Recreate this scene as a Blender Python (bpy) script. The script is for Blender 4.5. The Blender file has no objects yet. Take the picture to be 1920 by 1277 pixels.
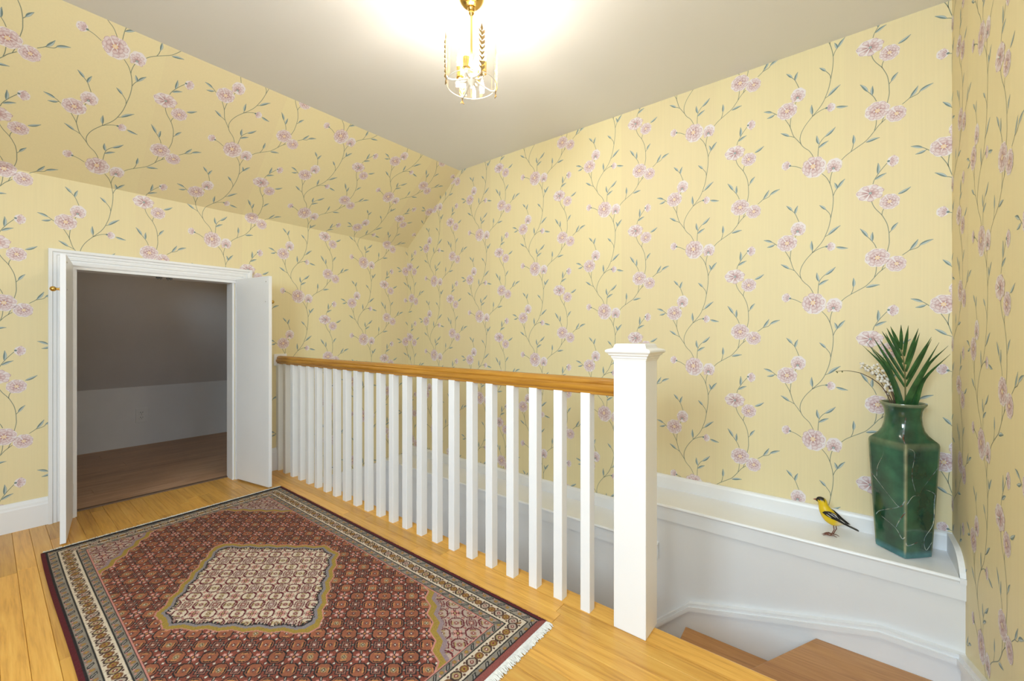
import bpy, bmesh, math, random
import numpy as np
random.seed(7); rng = np.random.default_rng(7)
scene = bpy.context.scene
COL = scene.collection

# ------------------------------------------------------------------ camera, light, exposure
ANG = math.atan((1583 - 960) / 785.0)            # heading between the two wall directions
CA, SA = math.cos(ANG), math.sin(ANG)
cam_d = bpy.data.cameras.new('camera'); cam = bpy.data.objects.new('camera', cam_d); COL.objects.link(cam)
cam_d.sensor_width = 36; cam_d.lens = 36 * 785 / 1920.0; cam_d.shift_y = -9.5 / 1920.0; cam_d.clip_start = 0.02
cam.location = (0, 0, 1.0); cam.rotation_euler = (math.pi / 2, 0, math.atan2(-CA, SA))
scene.camera = cam
scene.view_settings.view_transform = 'Standard'; scene.view_settings.look = 'None'
scene.view_settings.gamma = 1.0; scene.view_settings.use_curve_mapping = False
scene.view_settings.exposure = 0.74

w = bpy.data.worlds.new('world'); scene.world = w; w.use_nodes = True
w.node_tree.nodes['Background'].inputs[0].default_value = (0.84, 0.92, 1.0, 1)
w.node_tree.nodes['Background'].inputs[1].default_value = 1.3

def area_light(name, loc, target, size, power, col):
    d = bpy.data.lights.new(name, 'AREA'); d.shape = 'RECTANGLE'; d.size, d.size_y = size; d.energy = power; d.color = col
    o = bpy.data.objects.new(name, d); COL.objects.link(o); o.location = loc
    v = [t - l for t, l in zip(target, loc)]
    import mathutils
    o.rotation_euler = mathutils.Vector(v).to_track_quat('-Z', 'Y').to_euler()
    return o
area_light('window_landing_offscreen', (-1.47, 0.25, 1.45), (2.5, 0.25, 0.75), (1.1, 1.1), 74, (0.67, 0.855, 1.0))

# ------------------------------------------------------------------ room dimensions (metres)
YA, XB, YC, ZC, YS, ZK = 3.32, 2.558, -0.359, 2.427, 2.608, 1.85
XE = 1.432            # edge of the landing above the stairwell
XL = 2.285            # front of the ledge over the stairs

# ------------------------------------------------------------------ helpers
class MB:
    def __init__(s): s.v = []; s.f = []; s.c = []
    def add(s, vs, fs, col=None):
        n = len(s.v); s.v += [tuple(p) for p in vs]; s.f += [tuple(i + n for i in f) for f in fs]
        if col is not None: s.c += ([col] * len(vs) if not isinstance(col[0], (tuple, list)) else list(col))
        return s
    def box(s, x0, x1, y0, y1, z0, z1, col=None):
        return s.add([(x0,y0,z0),(x1,y0,z0),(x1,y1,z0),(x0,y1,z0),(x0,y0,z1),(x1,y0,z1),(x1,y1,z1),(x0,y1,z1)],
                     [(0,3,2,1),(4,5,6,7),(0,1,5,4),(1,2,6,5),(2,3,7,6),(3,0,4,7)], col)
    def prism(s, poly, z0, z1, axis='z', col=None):
        n = len(poly)
        def P(a, b, h): return (a, b, h) if axis == 'z' else ((h, a, b) if axis == 'x' else (a, h, b))
        vs = [P(a, b, z0) for a, b in poly] + [P(a, b, z1) for a, b in poly]
        fs = [tuple(range(n))[::-1], tuple(range(n, 2 * n))] + [(i, (i + 1) % n, n + (i + 1) % n, n + i) for i in range(n)]
        return s.add(vs, fs, col)
    def tube(s, path, rad, n=8, col=None, cap=True):
        P = [np.array(p, float) for p in path]; m = len(P)
        R = rad if isinstance(rad, (list, tuple)) else [rad] * m
        vs = []; prev = None
        for i in range(m):
            t = P[min(i + 1, m - 1)] - P[max(i - 1, 0)]; t /= (np.linalg.norm(t) + 1e-12)
            if prev is None:
                a = np.array([0, 0, 1.0]) if abs(t[2]) < .9 else np.array([1.0, 0, 0])
                u = np.cross(t, a)
            else: u = prev - t * np.dot(prev, t)
            u /= np.linalg.norm(u); prev = u; b = np.cross(t, u)
            for k in range(n):
                q = 2 * math.pi * k / n; vs.append(P[i] + R[i] * (math.cos(q) * u + math.sin(q) * b))
        fs = [(i*n+k, i*n+(k+1) % n, (i+1)*n+(k+1) % n, (i+1)*n+k) for i in range(m-1) for k in range(n)]
        if cap: fs += [tuple(range(n))[::-1], tuple(range((m-1)*n, m*n))]
        return s.add(vs, fs, col)
    def lathe(s, prof, n=24, c=(0, 0, 0), col=None):
        vs = [(c[0] + r * math.cos(2*math.pi*k/n), c[1] + r * math.sin(2*math.pi*k/n), c[2] + z) for r, z in prof for k in range(n)]
        m = len(prof)
        fs = [(i*n+k, i*n+(k+1) % n, (i+1)*n+(k+1) % n, (i+1)*n+k) for i in range(m-1) for k in range(n)]
        if prof[0][0] > 1e-5: fs.append(tuple(range(n))[::-1])
        if prof[-1][0] > 1e-5: fs.append(tuple(range((m-1)*n, m*n)))
        return s.add(vs, fs, col)
    def ball(s, c, r, n=10, m=7, col=None):
        r = (r, r, r) if not isinstance(r, (tuple, list)) else r
        vs = [(c[0], c[1], c[2]-r[2])]
        for i in range(1, m):
            a = math.pi * i / m
            for k in range(n):
                b = 2*math.pi*k/n; vs.append((c[0]+r[0]*math.sin(a)*math.cos(b), c[1]+r[1]*math.sin(a)*math.sin(b), c[2]-r[2]*math.cos(a)))
        vs.append((c[0], c[1], c[2]+r[2])); L = len(vs)-1
        fs = [(0, 1+(k+1) % n, 1+k) for k in range(n)] + [(L, L-n+k, L-n+(k+1) % n) for k in range(n)]
        fs += [(1+i*n+k, 1+i*n+(k+1) % n, 1+(i+1)*n+(k+1) % n, 1+(i+1)*n+k) for i in range(m-2) for k in range(n)]
        return s.add(vs, fs, col)
    def mesh(s, name, mat, smooth=False):
        me = bpy.data.meshes.new(name); me.from_pydata(s.v, [], s.f); me.validate()
        if s.c and len(s.c) == len(s.v):
            a = me.color_attributes.new('col', 'FLOAT_COLOR', 'POINT')
            a.data.foreach_set('color', np.array([(c[0], c[1], c[2], 1) for c in s.c], np.float32).ravel())
        bm = bmesh.new(); bm.from_mesh(me); bmesh.ops.recalc_face_normals(bm, faces=bm.faces)
        if smooth:
            for f in bm.faces: f.smooth = True
            for e in bm.edges:
                if len(e.link_faces) == 2 and e.calc_face_angle(0) > 0.7: e.smooth = False
        bm.to_mesh(me); bm.free()
        if mat: me.materials.append(mat)
        return me
    def build(s, name, mat, parent=None, smooth=False, bevel=0):
        o = bpy.data.objects.new(name, s.mesh(name, mat, smooth)); COL.objects.link(o)
        if parent is not None: o.parent = parent
        if bevel:
            b = o.modifiers.new('bevel', 'BEVEL'); b.width = bevel; b.segments = 2; b.limit_method = 'ANGLE'; b.angle_limit = 0.6
        return o

def tag(o, label, cat, group=None, kind=None):
    o['label'] = label; o['category'] = cat
    if group: o['group'] = group
    if kind: o['kind'] = kind
    return o
def empty(name, loc=(0, 0, 0)):
    o = bpy.data.objects.new(name, None); COL.objects.link(o); o.location = loc; o.empty_display_size = 0.05
    return o
def keep(child, parent):                         # parent with the child's geometry already in world space
    import mathutils
    child.parent = parent; child.matrix_parent_inverse = mathutils.Matrix.Translation(parent.location).inverted()
    return child

# ------------------------------------------------------------------ materials
def mat_new(name):
    m = bpy.data.materials.new(name); m.use_nodes = True
    nt = m.node_tree; return m, nt, nt.nodes['Principled BSDF']
def N(nt, t, **kw):
    n = nt.nodes.new(t)
    for k, v in kw.items(): setattr(n, k, v)
    return n
def ramp(nt, stops):
    r = N(nt, 'ShaderNodeValToRGB'); e = r.color_ramp.elements
    while len(e) < len(stops): e.new(0.5)
    for q, (p, c) in zip(e, stops): q.position = p; q.color = (c[0], c[1], c[2], 1)
    return r
def paint(name, col, rough=0.4, var=0.04, scale=6.0, bump=0.02, bscale=60, metallic=0):
    m, nt, b = mat_new(name)
    g = N(nt, 'ShaderNodeNewGeometry'); no = N(nt, 'ShaderNodeTexNoise'); no.inputs['Scale'].default_value = scale
    nt.links.new(g.outputs['Position'], no.inputs['Vector'])
    r = ramp(nt, [(0.3, [c * (1 - var) for c in col]), (0.7, [min(1, c * (1 + var)) for c in col])])
    nt.links.new(no.outputs['Fac'], r.inputs[0]); nt.links.new(r.outputs[0], b.inputs['Base Color'])
    b.inputs['Roughness'].default_value = rough; b.inputs['Metallic'].default_value = metallic
    if bump:
        n2 = N(nt, 'ShaderNodeTexNoise'); n2.inputs['Scale'].default_value = bscale; n2.inputs['Detail'].default_value = 3
        nt.links.new(g.outputs['Position'], n2.inputs['Vector'])
        bp = N(nt, 'ShaderNodeBump'); bp.inputs['Strength'].default_value = bump; bp.inputs['Distance'].default_value = 0.01
        nt.links.new(n2.outputs['Fac'], bp.inputs['Height']); nt.links.new(bp.outputs[0], b.inputs['Normal'])
    return m
def wood(name, dark, mid, light, grain='Y', rough=0.32, stretch=14.0, rand=0.16):
    m, nt, b = mat_new(name)
    g = N(nt, 'ShaderNodeNewGeometry'); oi = N(nt, 'ShaderNodeObjectInfo')
    mp = N(nt, 'ShaderNodeMapping'); sc = [stretch * 3] * 3; sc['XYZ'.index(grain)] = 2.2
    mp.inputs['Scale'].default_value = sc
    vm = N(nt, 'ShaderNodeVectorMath', operation='SCALE'); vm.inputs[0].default_value = (13.1, 7.7, 3.3)
    nt.links.new(oi.outputs['Random'], vm.inputs['Scale'])
    ad = N(nt, 'ShaderNodeVectorMath', operation='ADD')
    nt.links.new(g.outputs['Position'], mp.inputs[0]); nt.links.new(mp.outputs[0], ad.inputs[0]); nt.links.new(vm.outputs[0], ad.inputs[1])
    n1 = N(nt, 'ShaderNodeTexNoise'); n1.inputs['Scale'].default_value = 1.0; n1.inputs['Detail'].default_value = 6; n1.inputs['Distortion'].default_value = 1.2
    nt.links.new(ad.outputs[0], n1.inputs['Vector'])
    n2 = N(nt, 'ShaderNodeTexNoise'); n2.inputs['Scale'].default_value = 5.0; n2.inputs['Detail'].default_value = 3
    nt.links.new(ad.outputs[0], n2.inputs['Vector'])
    mx = N(nt, 'ShaderNodeMath', operation='MULTIPLY_ADD'); mx.inputs[1].default_value = 0.3
    nt.links.new(n2.outputs['Fac'], mx.inputs[0])
    m2 = N(nt, 'ShaderNodeMath', operation='MULTIPLY'); m2.inputs[1].default_value = 0.7
    nt.links.new(n1.outputs['Fac'], m2.inputs[0]); nt.links.new(m2.outputs[0], mx.inputs[2])
    r = ramp(nt, [(0.32, dark), (0.5, mid), (0.68, light)]); nt.links.new(mx.outputs[0], r.inputs[0])
    hs = N(nt, 'ShaderNodeHueSaturation')
    mr = N(nt, 'ShaderNodeMapRange'); mr.inputs['To Min'].default_value = 1 - rand; mr.inputs['To Max'].default_value = 1 + rand
    nt.links.new(oi.outputs['Random'], mr.inputs['Value']); nt.links.new(mr.outputs[0], hs.inputs['Value'])
    nt.links.new(r.outputs[0], hs.inputs['Color']); nt.links.new(hs.outputs[0], b.inputs['Base Color'])
    b.inputs['Roughness'].default_value = rough
    bp = N(nt, 'ShaderNodeBump'); bp.inputs['Strength'].default_value = 0.05; bp.inputs['Distance'].default_value = 0.004
    nt.links.new(n2.outputs['Fac'], bp.inputs['Height']); nt.links.new(bp.outputs[0], b.inputs['Normal'])
    return m
def wallpaper(name, axis, col):
    # base paper: fine vertical slub threads and a slight shade difference from roll to roll
    m, nt, b = mat_new(name)
    g = N(nt, 'ShaderNodeNewGeometry'); mp = N(nt, 'ShaderNodeMapping')
    mp.inputs['Scale'].default_value = (160, 160, 2.5)
    nt.links.new(g.outputs['Position'], mp.inputs[0])
    n1 = N(nt, 'ShaderNodeTexNoise'); n1.inputs['Scale'].default_value = 1; n1.inputs['Detail'].default_value = 3
    nt.links.new(mp.outputs[0], n1.inputs['Vector'])
    sp = N(nt, 'ShaderNodeSeparateXYZ'); nt.links.new(g.outputs['Position'], sp.inputs[0])
    dv = N(nt, 'ShaderNodeMath', operation='DIVIDE'); dv.inputs[1].default_value = 0.564
    nt.links.new(sp.outputs[axis], dv.inputs[0])
    fl = N(nt, 'ShaderNodeMath', operation='FLOOR'); nt.links.new(dv.outputs[0], fl.inputs[0])
    wn = N(nt, 'ShaderNodeTexWhiteNoise', noise_dimensions='1D'); nt.links.new(fl.outputs[0], wn.inputs['W'])
    r = ramp(nt, [(0.3, [c * 0.982 for c in col]), (0.7, [c * 1.012 for c in col])]); nt.links.new(n1.outputs['Fac'], r.inputs[0])
    hs = N(nt, 'ShaderNodeHueSaturation'); nt.links.new(r.outputs[0], hs.inputs['Color'])
    for o_, lo, hi in (('Value', 0.985, 1.015), ('Hue', 0.494, 0.501)):
        mr = N(nt, 'ShaderNodeMapRange'); mr.inputs['To Min'].default_value = lo; mr.inputs['To Max'].default_value = hi
        nt.links.new(wn.outputs['Value'], mr.inputs['Value']); nt.links.new(mr.outputs[0], hs.inputs[o_])
    nt.links.new(hs.outputs[0], b.inputs['Base Color']); b.inputs['Roughness'].default_value = 0.55
    return m
def attr_mat(name, rough=0.6, noise=0.0, sheen=0.0):
    m, nt, b = mat_new(name)
    a = N(nt, 'ShaderNodeAttribute', attribute_name='col')
    if noise:
        g = N(nt, 'ShaderNodeNewGeometry'); n1 = N(nt, 'ShaderNodeTexNoise'); n1.inputs['Scale'].default_value = noise; n1.inputs['Detail'].default_value = 4
        nt.links.new(g.outputs['Position'], n1.inputs['Vector'])
        hs = N(nt, 'ShaderNodeHueSaturation'); mr = N(nt, 'ShaderNodeMapRange'); mr.inputs['From Min'].default_value = .3; mr.inputs['From Max'].default_value = .7
        mr.inputs['To Min'].default_value = 0.7; mr.inputs['To Max'].default_value = 1.3
        nt.links.new(n1.outputs['Fac'], mr.inputs['Value']); nt.links.new(mr.outputs[0], hs.inputs['Value'])
        nt.links.new(a.outputs['Color'], hs.inputs['Color']); nt.links.new(hs.outputs[0], b.inputs['Base Color'])
    else: nt.links.new(a.outputs['Color'], b.inputs['Base Color'])
    b.inputs['Roughness'].default_value = rough
    if sheen: b.inputs['Sheen Weight'].default_value = sheen
    return m
def emit(name, col, strength):
    m, nt, b = mat_new(name)
    b.inputs['Base Color'].default_value = (1, 1, 1, 1); b.inputs['Emission Color'].default_value = (*col, 1); b.inputs['Emission Strength'].default_value = strength
    return m
def glass(name):
    m, nt, b = mat_new(name); nt.nodes.remove(b)
    out = nt.nodes['Material Output']; t = N(nt, 'ShaderNodeBsdfTransparent'); t.inputs[0].default_value = (0.985, 0.98, 0.96, 1)
    gl = N(nt, 'ShaderNodeBsdfGlossy'); gl.inputs['Roughness'].default_value = 0.03
    lw = N(nt, 'ShaderNodeLayerWeight'); lw.inputs[0].default_value = 0.5
    pw = N(nt, 'ShaderNodeMath', operation='POWER'); pw.inputs[1].default_value = 4; nt.links.new(lw.outputs['Facing'], pw.inputs[0])
    ml = N(nt, 'ShaderNodeMath', operation='MULTIPLY_ADD'); ml.inputs[1].default_value = 0.55; ml.inputs[2].default_value = 0.035; nt.links.new(pw.outputs[0], ml.inputs[0])
    mx = N(nt, 'ShaderNodeMixShader'); nt.links.new(ml.outputs[0], mx.inputs[0])
    nt.links.new(t.outputs[0], mx.inputs[1]); nt.links.new(gl.outputs[0], mx.inputs[2]); nt.links.new(mx.outputs[0], out.inputs[0])
    return m

PAPER = (0.80, 0.69, 0.405)
M_paperX = wallpaper('wallpaper_door_wall', 'X', PAPER)
M_paperY = wallpaper('wallpaper_gable_wall', 'Y', PAPER)
M_print = attr_mat('wallpaper_print', 0.55)
M_ceil = paint('ceiling_paint', (0.82, 0.81, 0.805), 0.7, 0.012, 1.5, 0.05, 25)
M_white = paint('white_gloss_paint', (0.86, 0.86, 0.87), 0.28, 0.012, 5, 0.006, 40)
M_trim = paint('white_trim_paint', (0.84, 0.84, 0.85), 0.35, 0.015, 4, 0.012, 45)
M_well = paint('stairwell_paint', (0.82, 0.81, 0.81), 0.5, 0.012, 3, 0.04, 40)
M_closet = paint('closet_paint', (0.82, 0.81, 0.805), 0.6, 0.015, 2.5, 0.06, 30)
M_doorp = paint('door_paint', (0.84, 0.84, 0.85), 0.35, 0.015, 4, 0.03, 50)
M_oak = wood('oak_floor', (0.52, 0.240, 0.040), (0.70, 0.360, 0.066), (0.77, 0.445, 0.10), 'Y', 0.30)
M_tread = wood('stair_oak', (0.42, 0.185, 0.060), (0.56, 0.27, 0.090), (0.62, 0.32, 0.115), 'Y', 0.35)
M_rail = wood('handrail_oak', (0.36, 0.145, 0.018), (0.52, 0.235, 0.030), (0.62, 0.31, 0.05), 'Y', 0.22)
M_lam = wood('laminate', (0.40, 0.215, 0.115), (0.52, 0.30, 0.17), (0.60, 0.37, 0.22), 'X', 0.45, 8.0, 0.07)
M_dark = paint('dark_wood', (0.14, 0.08, 0.045), 0.5, 0.1, 20, 0.02)
M_brass = paint('brass', (0.62, 0.40, 0.11), 0.22, 0.05, 20, 0.0, 60, 1.0)
M_antique = paint('antique_brass', (0.34, 0.215, 0.075), 0.40, 0.15, 60, 0.02, 200, 0.6)
M_cream = paint('cream_enamel', (0.80, 0.78, 0.72), 0.3, 0.03, 20, 0.0)
M_steel = paint('nickel', (0.75, 0.75, 0.76), 0.25, 0.05, 20, 0.0, 60, 1.0)
M_blk = paint('dark_metal', (0.06, 0.055, 0.05), 0.4, 0.1, 20, 0.0)
M_glass = glass('clear_glass')
M_bulb = emit('bulb_glow', (1.0, 0.94, 0.85), 190)
M_plate = paint('outlet_plastic', (0.84, 0.83, 0.82), 0.35, 0.01, 20, 0.0)
STEMS=[
 [(0.036,0.636),(0.055,0.610),(0.067,0.581),(0.075,0.550),(0.080,0.513),(0.079,0.472),(0.075,0.440),(0.070,0.408),(0.063,0.370),(0.051,0.333),(0.041,0.309),(0.026,0.285),(-0.003,0.251),(-0.030,0.217),(-0.047,0.184),(-0.053,0.154),(-0.048,0.127),(-0.036,0.107),(-0.017,0.087),(-0.005,0.066),(0.004,0.043)],
 [(0.081,0.651),(0.072,0.619),(0.068,0.594),(0.068,0.578)],
 [(-0.119,0.279),(-0.101,0.244),(-0.093,0.223),(-0.081,0.180),(-0.064,0.152),(-0.048,0.127)],
 [(-0.090,0.282),(-0.094,0.243),(-0.094,0.224)],
 [(-0.095,0.706),(-0.072,0.698),(-0.047,0.682)],
 [(0.080,0.517),(0.086,0.535),(0.095,0.551),(0.100,0.556)],
 [(0.070,0.412),(0.067,0.432),(0.050,0.458)],
 [(0.049,0.325),(0.062,0.332)],
 [(-0.057,0.413),(-0.067,0.442),(-0.075,0.461),(-0.088,0.478)],
 [(-0.074,0.335),(-0.062,0.367)],
 [(-0.150,0.307),(-0.165,0.321),(-0.175,0.328)],
 [(-0.159,0.315),(-0.165,0.312)],
 [(-0.078,0.170),(-0.089,0.178),(-0.103,0.183)],
 [(-0.003,0.251),(0.013,0.262),(0.034,0.272),(0.054,0.276)],
 [(-0.002,0.252),(-0.002,0.266)],
 [(0.020,0.042),(0.022,0.081),(0.026,0.107),(0.037,0.126),(0.049,0.138)],
 [(0.110,0.004),(0.126,0.021),(0.148,0.037),(0.175,0.054),(0.199,0.070),(0.216,0.089),(0.231,0.109),(0.246,0.130),(0.269,0.152)],
 [(0.231,0.111),(0.236,0.131),(0.239,0.161)],
 [(0.256,0.139),(0.265,0.168)],
 [(0.147,0.037),(0.153,0.053),(0.156,0.072)],
 [(0.275,0.221),(0.282,0.260),(0.282,0.286),(0.281,0.311),(0.276,0.345),(0.267,0.371),(0.256,0.395),(0.235,0.426),(0.223,0.456),(0.218,0.497)],
 [(0.266,0.425),(0.259,0.409),(0.257,0.391)],
 [(0.282,0.308),(0.290,0.319)],
 [(0.238,0.244),(0.232,0.261),(0.224,0.276),(0.211,0.295),(0.205,0.302)],
 [(0.226,0.542),(0.231,0.560),(0.244,0.584),(0.258,0.605),(0.278,0.631)],
 [(0.326,0.201),(0.349,0.220),(0.358,0.235)],
 [(0.349,0.220),(0.374,0.228),(0.384,0.239)],
]
LEAVES=[((0.095,0.547),(0.085,0.580)),((0.098,0.552),(0.125,0.590)),((0.051,0.456),(0.026,0.482)),((0.060,0.330),(0.108,0.370)),((-0.086,0.476),(-0.111,0.505)),((-0.074,0.457),(-0.062,0.497)),((-0.172,0.326),(-0.211,0.342)),((-0.162,0.313),(-0.196,0.303)),((-0.098,0.181),(-0.135,0.207)),((-0.002,0.262),(-0.005,0.311)),((0.091,0.268),(0.136,0.257)),((0.024,0.107),(0.016,0.151)),((0.048,0.136),(0.089,0.172)),((0.024,0.089),(0.062,0.113)),((0.156,0.070),(0.156,0.113)),((0.201,0.065),(0.250,0.074)),((0.243,0.585),(0.244,0.635)),((0.234,0.561),(0.273,0.582)),((0.312,0.478),(0.354,0.502)),((0.289,0.317),(0.312,0.350)),((0.208,0.299),(0.180,0.342)),((0.224,0.278),(0.225,0.320)),((0.352,0.223),(0.377,0.265)),((0.381,0.238),(0.425,0.259))]
FLOWERS=[('open',0.005,0.675,0.0479,0.0514,0.000,0.680),('half',0.084,0.666,0.0303,0.0330,0.081,0.651),('bud',-0.112,0.711,0.0187,0.0213,-0.095,0.707),('half',-0.060,0.380,0.0313,0.0345,-0.063,0.367),('open',-0.108,0.313,0.0431,0.0418,-0.108,0.313),('bud',0.072,0.273,0.0168,0.0195,0.054,0.275),('open',0.241,0.199,0.0442,0.0425,0.242,0.199),('open',0.305,0.165,0.0345,0.0356,0.307,0.165),('side',0.214,0.503,0.0473,0.0367,0.217,0.501),('open',0.283,0.450,0.0351,0.0349,0.283,0.450),('bud',0.295,0.632,0.0197,0.0236,0.280,0.634)]

# ================================================================== THE SETTING
def S(o, label, cat): return tag(o, label, cat, kind='structure')
DX0, DX1, DZ = 0.305, 1.078, 1.375               # closet opening
b = MB()
b.box(-1.5, DX0, YA, YA + .10, 0, ZK); b.box(DX1, XE, YA, YA + .10, 0, ZK); b.box(DX0, DX1, YA, YA + .10, DZ, ZK)
b.box(XE, XB, YA, YA + .10, -.17, ZK)
wall_left = S(b.build('wall_left', M_paperX), 'yellow floral papered knee wall around the low closet opening', 'wall')
b = MB(); t = .10
b.prism([(YA, ZK), (YS, ZC), (YS + .06, ZC + .08), (YA + .10, ZK + .045)], -1.5, XB, 'x')
wall_slope = S(b.build('wall_slope', M_paperX), 'sloping attic wall papered with yellow floral wallpaper above the knee wall', 'wall')
b = MB(); b.box(XB, XB + .10, YC - .1, YA + .10, -.22, ZC + .05)
wall_back = S(b.build('wall_back', M_paperY), 'tall yellow floral papered gable wall behind the stair railing', 'wall')
b = MB(); b.box(0.75, XB, YC - .10, YC, -2.2, ZC)
wall_right = S(b.build('wall_right', M_paperX), 'shaded tan floral papered wall beside the green vase', 'wall')
b = MB(); b.box(-1.5, XB + .1, -2.2, YS + .07, ZC, ZC + .08)
ceiling = S(b.build('ceiling', M_ceil), 'flat off-white plaster ceiling carrying the brass pendant light', 'ceiling')

b = MB(); b.box(-1.6, -1.5, -2.2, YA + .1, -.2, ZC)
S(b.build('wall_light_block', M_paperY), 'unseen yellow papered wall added to block light on the side away from the stairs', 'wall')  # unseen wall, added to keep open-side world light off the left slope

# ---- landing floor: oak strips one by one
b = MB(); b.box(-1.5, XE - .02, -2.2, YA + .09, -.22, -.013)
floor = S(b.build('floor', M_dark), 'golden oak strip floor of the landing under the rug', 'floor')
PW = 0.0572; gap = 0.0007; nb = 0.088            # nosing board along the stairwell
unit = {}
def board(name, x0, x1, y0, y1, z0, z1, mat, parent, bev=.0012):
    key = (round(x1 - x0, 3), round(y1 - y0, 3), round(z1 - z0, 3), mat.name)
    if key not in unit:
        bb = MB(); hx, hy = (x1-x0)/2, (y1-y0)/2; h = z1 - z0; e = bev
        vs = [(-hx,-hy,0),(hx,-hy,0),(hx,hy,0),(-hx,hy,0),(-hx,-hy,h-e),(hx,-hy,h-e),(hx,hy,h-e),(-hx,hy,h-e),
              (-hx+e,-hy+e,h),(hx-e,-hy+e,h),(hx-e,hy-e,h),(-hx+e,hy-e,h)]
        fs = [(0,3,2,1),(0,1,5,4),(1,2,6,5),(2,3,7,6),(3,0,4,7),(4,5,9,8),(5,6,10,9),(6,7,11,10),(7,4,8,11),(8,9,10,11)]
        unit[key] = bb.add(vs, fs).mesh(name, mat)
    o = bpy.data.objects.new(name, unit[key]); COL.objects.link(o); o.location = ((x0+x1)/2, (y0+y1)/2, z0)
    o.parent = parent; return o
x = XE - nb; i = 0
while x > -0.62:
    y = -0.9 - random.random() * .5
    while y < YA + .085:
        L = random.choice([.62, .78, .94, 1.1, 1.26]); y1 = min(y + L, YA + .085)
        if y1 - y > .02: board('floor_strip', x - PW + gap, x, y + gap, y1, -.013, 0, M_oak, floor)
        y = y + L
    x -= PW; i += 1
b = MB(); pr = [(XE - nb, -.013), (XE - nb, 0.0), (XE - .008, 0.0), (XE, -.004), (XE + .003, -.012), (XE, -.021), (XE - .008, -.025), (XE - .03, -.025), (XE - .03, -.013)]
vs = [(p[0] + gap, y, p[1]) for y in (YC, YA) for p in pr]; n = len(pr)
b.add(vs, [tuple(range(n)), tuple(range(n, 2*n))[::-1]] + [(k, n + k, n + (k+1) % n, (k+1) % n) for k in range(n)])
b.build('nosing_board', M_oak, floor)

# ---- baseboards
def base_profile_x(name, x0, x1, y, h, mat, label):
    b = MB(); pr = [(y, 0), (y - .016, 0), (y - .016, h - .035), (y - .013, h - .028), (y - .012, h - .018), (y - .007, h - .008), (y - .005, h), (y, h)]
    b.prism(pr, x0, x1, 'x'); return S(b.build(name, mat), label, 'baseboard')
base_profile_x('baseboard_left', -1.5, .211, YA, .145, M_trim, 'scuffed white baseboard running left from the closet casing')
base_profile_x('baseboard_right', 1.19, XE, YA, .165, M_trim, 'short white baseboard between the closet casing and the railing')

# ---- closet behind the doors
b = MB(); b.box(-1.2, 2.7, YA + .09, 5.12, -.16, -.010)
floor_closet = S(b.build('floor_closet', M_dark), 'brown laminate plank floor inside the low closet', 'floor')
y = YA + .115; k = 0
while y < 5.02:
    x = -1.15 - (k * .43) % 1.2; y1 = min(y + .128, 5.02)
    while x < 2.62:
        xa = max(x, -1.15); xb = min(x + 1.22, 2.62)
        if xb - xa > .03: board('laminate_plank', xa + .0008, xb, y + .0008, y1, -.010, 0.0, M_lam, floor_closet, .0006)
        x += 1.22
    y += .128; k += 1
b = MB(); b.prism([(YA + .085, 0), (YA + .087, .006), (YA + .115, .006), (YA + .119, 0)], DX0, DX1, 'x')
S(b.build('trim_threshold', M_dark), 'dark narrow threshold strip between oak and laminate floors', 'trim')
b = MB(); b.box(-1.2, 2.7, 5.02, 5.12, -.01, .55)
S(b.build('wall_closet', M_closet), 'low white back wall inside the closet with the outlet', 'wall')
b = MB(); b.prism([(5.04, .519), (YA + .10, ZK - .055), (YA + .10, ZK + .045), (5.10, .60)], -1.2, 2.7, 'x')
S(b.build('ceiling_closet', M_closet), 'sloping plaster roof underside inside the closet', 'ceiling')
b = MB(); b.prism([(YA + .10, 0), (5.03, 0), (5.03, .53), (YA + .10, ZK)], 2.62, 2.70, 'x'); S(b.build('wall_closet_end', M_closet), 'plaster end wall inside the closet', 'wall')
b = MB(); b.prism([(YA + .10, 0), (5.03, 0), (5.03, .53), (YA + .10, ZK)], -1.20, -1.12, 'x'); S(b.build('wall_closet_end', M_closet), 'second plaster end wall inside the closet', 'wall')

# ---- closet casing (mitred, fluted)
W = .100; CO0, CO1, CZ = DX0 - .095, DX1 + .105, DZ + .088
prof = [(0, 0), (0, .026), (.014, .026), (.018, .019), (.030, .019), (.033, .014), (.040, .014), (.043, .019), (.052, .019), (.055, .014), (.062, .014), (.065, .019), (.080, .017), (.086, .012), (W, .012), (W, 0)]
casing = empty('trim_casing', (DX0, YA, 0)); S(casing, 'white fluted casing framing the low closet opening', 'casing')
def strip(name, A, B_):
    n = len(prof); b = MB(); b.add(A + B_, [tuple(range(n)), tuple(range(n, 2*n))[::-1]] + [(k, n+k, n+(k+1) % n, (k+1) % n) for k in range(n)])
    return keep(b.build(name, M_trim), casing)
strip('side_casing', [(CO0 + p, YA - q, 0) for p, q in prof], [(CO0 + p, YA - q, CZ - p) for p, q in prof])
strip('side_casing', [(CO1 - p, YA - q, 0) for p, q in prof], [(CO1 - p, YA - q, CZ - p) for p, q in prof])
strip('head_casing', [(CO0 + p, YA - q, CZ - p) for p, q in prof], [(CO1 - p, YA - q, CZ - p) for p, q in prof])
b = MB(); b.box(DX0, DX0 + .012, YA - .004, YA + .10, 0, DZ); keep(b.build('side_jamb', M_trim), casing)
b = MB(); b.box(DX1 - .012, DX1, YA - .004, YA + .10, 0, DZ); keep(b.build('side_jamb', M_trim), casing)
b = MB(); b.box(DX0 + .012, DX1 - .012, YA - .004, YA + .10, DZ - .012, DZ); keep(b.build('head_jamb', M_trim), casing)
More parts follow.
